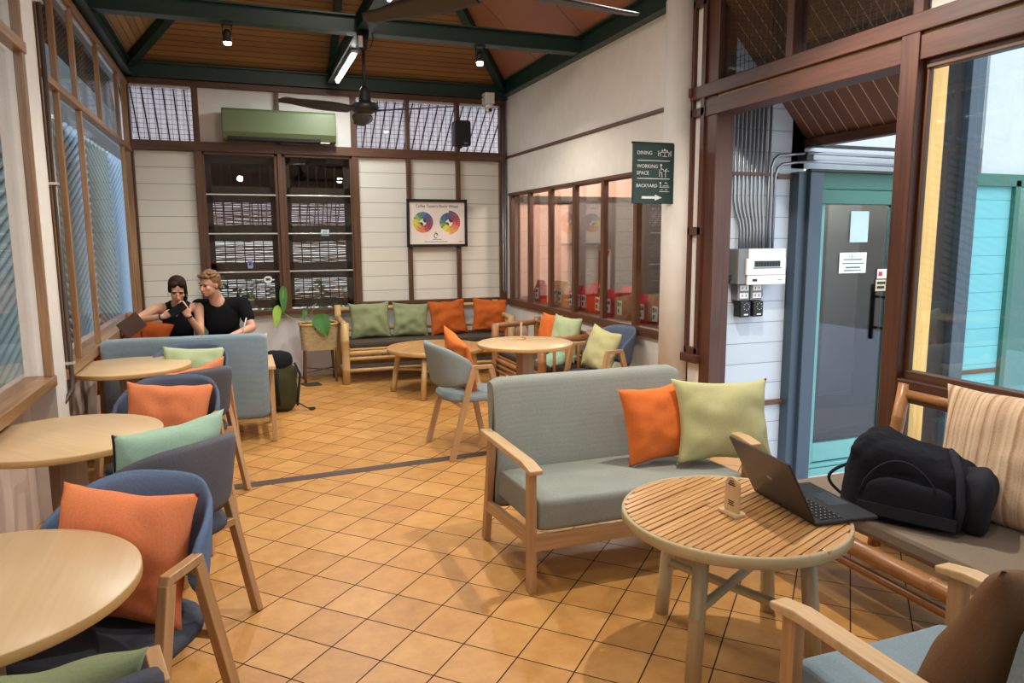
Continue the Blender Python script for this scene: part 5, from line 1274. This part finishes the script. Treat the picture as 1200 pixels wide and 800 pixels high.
def hand(mb, wrist, d, n, thumb_side, curl=.5, k=1.0):
    """d: direction of the hand, n: back-of-hand normal, fingers curl towards -n"""
    w = Vector(wrist); d = Vector(d).normalized(); n = Vector(n); n = (n-d*n.dot(d)).normalized(); s = d.cross(n)*thumb_side
    m = Matrix((s, d, n)).transposed()
    superq(mb, w+d*.045*k, (.038*k, .050*k, .015*k), 2.8, m, 12, 18)
    for i, L in enumerate((.070, .078, .073, .058)):
        b = w+d*.085*k+s*(.027-.0175*i)*k; a = curl
        p1 = b+(d*math.cos(a*.6)-n*math.sin(a*.6))*L*.45*k; p2 = p1+(d*math.cos(a*1.5)-n*math.sin(a*1.5))*L*.33*k; p3 = p2+(d*math.cos(a*2.3)-n*math.sin(a*2.3))*L*.25*k
        mb.tube([b-d*.02, b, p1, p2, p3], [.009*k, .009*k, .0085*k, .0078*k, .006*k], 10)
        superq(mb, p3, (.0062*k,)*3, 2, None, 6, 8)
    b = w+d*.025*k+s*.032*k; p1 = b+(s*.7+d*.7-n*.3).normalized()*.032*k; p2 = p1+(s*.2+d*.9-n*.5).normalized()*.028*k
    mb.tube([b-s*.015, b, p1, p2], [.012*k, .011*k, .0095*k, .007*k], 10); superq(mb, p2, (.0072*k,)*3, 2, None, 6, 8)
def remesh(o, v, smooth=3):
    m = o.modifiers.new('remesh', 'REMESH'); m.mode = 'VOXEL'; m.voxel_size = v; m.use_smooth_shade = True
    s = o.modifiers.new('smooth', 'SMOOTH'); s.factor = .5; s.iterations = smooth
def rotm(yaw, pitch, roll=0): return Matrix.Rotation(yaw, 3, 'Z') @ Matrix.Rotation(pitch, 3, 'X') @ Matrix.Rotation(roll, 3, 'Y')
def person(label, hd, hrot, neck, chest, waist, pelvis, sh, el, wr, hands, hips, knees, ankles, skin, top, pants, female, sleeve):
    mb = MB(); head(mb, hd, hrot)
    k = .92 if female else 1.06
    limb(mb, [Vector(hd)+hrot @ Vector((0, .03, -.05)), neck], [.052*k, .054*k]); limb(mb, [neck, Vector(chest)+Vector((0, 0, .06))], [.056*k, .09*k])
    superq(mb, Vector(chest), (.15*k, .10*k, .17), 2.4, None, 18, 24); superq(mb, waist, (.125*k, .09*k, .15), 2.3, None, 18, 24); superq(mb, pelvis, (.16*k, .12*k, .11), 2.3, None, 18, 24)
    for i in (0, 1):
        limb(mb, [Vector(chest)+Vector((0, 0, .08)), sh[i]], [.07*k, .052*k])
        limb(mb, [sh[i], el[i], wr[i]], [.050*k, .038*k, .026*k]); hand(mb, wr[i], *hands[i], k=.95 if female else 1.05)
        limb(mb, [hips[i], knees[i], ankles[i]], [.085*k, .058*k, .042*k])
    body = mb.build('person', M[skin], None, merge=1e-6); tag(body, label, 'person'); body['sex'] = 1 if female else 0
    remesh(body, .0062, 2); face_bits(hd, hrot, body)
    # top
    mb = MB(); superq(mb, Vector(chest), (.158*k, .112*k, .178), 2.5, None, 18, 24); superq(mb, waist, (.14*k, .10*k, .17), 2.3, None, 18, 24); superq(mb, Vector(pelvis)+Vector((0, 0, .05)), (.165*k, .128*k, .09), 2.3, None, 18, 24)
    for i in (0, 1):
        limb(mb, [Vector(chest)+Vector((0, 0, .085)), Vector(sh[i])*(1 if sleeve else .82)+(Vector(chest)+Vector((0, 0, .085)))*(0 if sleeve else .18)], [.084*k, (.066 if sleeve else .05)*k])
        if sleeve: e = Vector(sh[i]).lerp(Vector(el[i]), sleeve); limb(mb, [sh[i], e], [.066*k, .062*k])
    o = mb.build('top', M[top], body, merge=1e-6); remesh(o, .009, 4)
    if not sleeve: o['label'] = 'dark sleeveless top'
    mb = MB(); superq(mb, Vector(pelvis)-Vector((0, 0, .01)), (.172*k, .135*k, .115), 2.4, None, 18, 24)
    for i in (0, 1): limb(mb, [hips[i], knees[i], Vector(knees[i]).lerp(Vector(ankles[i]), .93)], [.098*k, .072*k, .058*k])
    o = mb.build('trousers', M[pants], body, merge=1e-6); remesh(o, .010, 4)
    for i in (0, 1):
        a = Vector(ankles[i]); mb = MB(); superq(mb, a+Vector((0, -.07, -.045)), (.045, .13, .045), 2.6, None, 14, 20); mb.build('shoe', M['black'], body)
    return body
HR = rotm(.10, .42, .03); hw_ = (-.545, 7.27, 1.135)
W_ = person('woman in a dark sleeveless top looking down at a phone', hw_, HR, (-.555, 7.37, 1.03), (-.56, 7.45, .86), (-.57, 7.50, .68), (-.58, 7.52, .54),
  [(-.735, 7.41, .965), (-.385, 7.41, .955)], [(-.90, 7.21, .875), (-.375, 7.24, .74)], [(-.665, 7.06, .915), (-.455, 7.07, .915)],
  [((.85, -.25, .35), (-.2, -.7, .6), -1, .75), ((-.35, -.25, .9), (.3, -.85, .1), 1, .55)],
  [(-.67, 7.42, .53), (-.50, 7.42, .53)], [(-.70, 7.04, .55), (-.48, 7.04, .56)], [(-.70, 6.98, .10), (-.48, 6.96, .10)], 'skin_w', 'tee', 'trouser', True, 0)
HM = rotm(-.75, .16, .06); hm = (-.275, 7.31, 1.175)
Mn = person('man in a black t-shirt leaning over to look at the phone', hm, HM, (-.235, 7.40, 1.05), (-.19, 7.47, .86), (-.17, 7.52, .68), (-.17, 7.54, .54),
  [(-.385, 7.47, .965), (.005, 7.43, .975)], [(-.40, 7.55, .70), (.075, 7.33, .755)], [(-.36, 7.32, .66), (-.115, 7.15, .70)],
  [((.1, -.9, -.1), (0, 0, 1), 1, .5), ((-.9, -.35, -.1), (0, -.2, 1), -1, .5)],
  [(-.26, 7.44, .53), (-.06, 7.44, .53)], [(-.28, 7.05, .56), (-.04, 7.05, .56)], [(-.28, 6.97, .10), (-.04, 6.96, .10)], 'skin_m', 'tee', 'trouser2', False, .55)
# hair
def hair(parent, c, rot, m, kind):
    c = Vector(c); mb = MB()
    def q(o, r, n=2.1, b=.0, sd=0): superq(mb, c+rot @ Vector(o), r, n, rot, 22, 30, b, sd)
    if kind == 'woman':
        q((0, .022, .042), (.079, .090, .084), 2.1, .03); q((-.037, -.052, .078), (.038, .030, .030), 2, .03); q((.037, -.052, .078), (.038, .030, .030), 2, .03)
        q((-.062, -.028, .030), (.018, .036, .045), 2, .05); q((.062, -.028, .030), (.018, .036, .045), 2, .05); q((0, .10, -.01), (.045, .04, .05), 2, .1)
        q((.066, .02, -.06), (.022, .035, .08), 2, .1)
    else:
        q((0, .026, .046), (.0785, .092, .078), 2.1, .12, 3); q((0, .046, .0), (.0745, .070, .07), 2.1, .05, 3)
        for i in range(46):
            a = rnd.uniform(0, 2*PI); b = rnd.uniform(.25, 1.45); v = Vector((math.cos(a)*math.cos(b)*.078, math.sin(a)*math.cos(b)*.092+.014, math.sin(b)*.085+.048))
            if v.y < -.045 and v.z < .085: continue
            q(v, (.014, .018, .010), 2, .2, i)
        for i in range(9): q((-.05+.0125*i, -.070+.002*abs(i-4), .082+rnd.uniform(-.004, .012)), (.013, .018, .016), 2, .2, i)
    o = mb.build('hair', M[m], parent, merge=1e-6); remesh(o, .005, 1)
hair(W_, hw_, HR, 'hair_dark', 'woman'); hair(Mn, hm, HM, 'hair_sand', 'man')
mb = MB()
for s in (-1, 1): a = Vector(hw_)+HR @ Vector((s*.079, .0, -.055)); mb = MB(); mb.tube([a+Vector((.0, .012*math.cos(t_), .018*math.sin(t_))) for t_ in [i*PI/7 for i in range(15)]], .0025, 6); mb.build('earring', M['alu'], W_)
for wpt, dv in (((-.675, 7.07, .912), (.85, -.25, .2)), ((-.452, 7.08, .905), (-.3, -.25, .9))):
    d = Vector(dv).normalized(); mb = MB(); mb.tube([Vector(wpt)-d*.006, Vector(wpt)+d*.006], .033, 16); mb.build('bracelet', M['black'], W_)
ph = thing('phone', 'black smartphone held up in the woman\'s hands', 'phone', (-.535, 7.01, .978), .1); ph.rotation_euler = (-.15, 1.0, .1)
mb = MB(); mb.b2(-.037, .037, -.005, .005, -.075, .075); mb.build('case', plain('phone_black', rgb(10, 10, 11), .6, spec=.2), ph, .004)
mb = MB(); mb.b2(-.033, .033, .0048, .0058, -.07, .07); mb.build('screen', M['lcd'], ph)
mb = MB(); mb.b2(.008, .03, -.008, -.005, .04, .066); mb.build('camera_bump', M['black_matte'], ph, .002)
st = thing('straw', 'thin white straw pointing up from the man\'s hand', 'straw', (-.02, 7.12, .70)); mb = MB(); mb.tube([(0, 0, 0), (.05, 0, .17)], .005, 8); mb.build('tube', M['paper'], st)
t = thing('menu_box', 'dark brown tilted menu box on a thin black stand by the left window', 'menu holder', (-.90, 6.98, .0), .3)
mb = MB(); mb.box((0, 0, .86), (.19, .03, .15), Matrix.Rotation(-.6, 3, 'Y')); mb.build('box', plain('dark_brown_leather', rgb(72, 48, 38), .6), t, .004)
for x in (-.09, .07): mb = MB(); mb.bar((x, 0, 0), (x, 0, .80+.06*(x < 0)), .012, .012); mb.build('rod', M['black'], t)
mb = MB(); mb.b2(-.13, .13, -.1, .1, 0, .015); mb.build('base', M['black'], t)

# ------------------------------------------------------------------ light
w = bpy.data.worlds.new('world'); sc.world = w; w.use_nodes = True
nt = w.node_tree; bg = nt.nodes['Background']
sky = nt.nodes.new('ShaderNodeTexSky'); sky.sky_type = 'NISHITA'; sky.sun_disc = False; sky.sun_elevation = R(48); sky.sun_rotation = R(200); sky.air_density = 1.2; sky.dust_density = 2.5
mixn = nt.nodes.new('ShaderNodeMix'); mixn.data_type = 'RGBA'; mixn.inputs[0].default_value = .6; mixn.inputs[7].default_value = (.86, .93, 1.0, 1)
nt.links.new(sky.outputs[0], mixn.inputs[6]); nt.links.new(mixn.outputs[2], bg.inputs[0]); bg.inputs[1].default_value = .8
def light(typ, name, loc, energy, color=(1, 1, 1), rot=(0, 0, 0), **kw):
    l = bpy.data.lights.new(name, typ); l.energy = energy; l.color = color
    for k, v in kw.items(): setattr(l, k, v)
    o = bpy.data.objects.new(name, l); col.objects.link(o); o.location = loc; o.rotation_euler = rot; return o
WARM = (1, .92, .80)
for x, y in ((.002, 6.5), (2.114, 6.5)):
    light('SPOT', 'spot_light', (x, y, 3.12), 70, WARM, (0, 0, 0), spot_size=R(140), spot_blend=.5, shadow_soft_size=.03)
for x, y, e in ((2.35, 3.0, 150), (.6, 4.9, 60), (-.1, 2.6, 40), (1.0, 1.0, 40)):
    light('SPOT', 'spot_light', (x, y, 3.15), e, WARM, (0, 0, 0), spot_size=R(140), spot_blend=.6, shadow_soft_size=.03)
light('AREA', 'tube_light', (1.0, 7.6, 3.2), 26, (.95, 1, .97), (0, 0, 0), shape='RECTANGLE', size=.06, size_y=1.1)
light('AREA', 'tube_light', (1.0, 4.8, 3.2), 26, (.97, 1, .97), (0, 0, 0), shape='RECTANGLE', size=.06, size_y=1.2)
for x, y in ((.1, .2), (2.2, .4)): light('POINT', 'ambient_fill', (x, y, 2.9), 15, (1, .95, .88), shadow_soft_size=.06)  # added fill points without fixtures, raising the ambient level on the walls
light('POINT', 'roof_fill', (1.08, 4.5, 4.1), 24, (1, .92, .82), shadow_soft_size=.15)  # added ambient fill under the roof, no fixture here
light('POINT', 'side_room_fill', (4.2, 7.4, 2.45), 90, (1, .9, .8), shadow_soft_size=.1)  # added fill, brightens the pink wall behind the shop window
light('POINT', 'side_room_fill', (3.9, 5.7, 2.45), 70, (1, .9, .8), shadow_soft_size=.1)  # second added fill, brightens the coffee bags
light('POINT', 'door_room_fill', (4.4, 4.85, 2.1), 45, (1, .9, .8), shadow_soft_size=.1)  # added fill so the inner door shows through the tinted glass
sc.view_settings.view_transform = 'Standard'; sc.view_settings.look = 'None'; sc.view_settings.gamma = 1
sc.view_settings.exposure = 0.38; sc.view_settings.use_curve_mapping = False
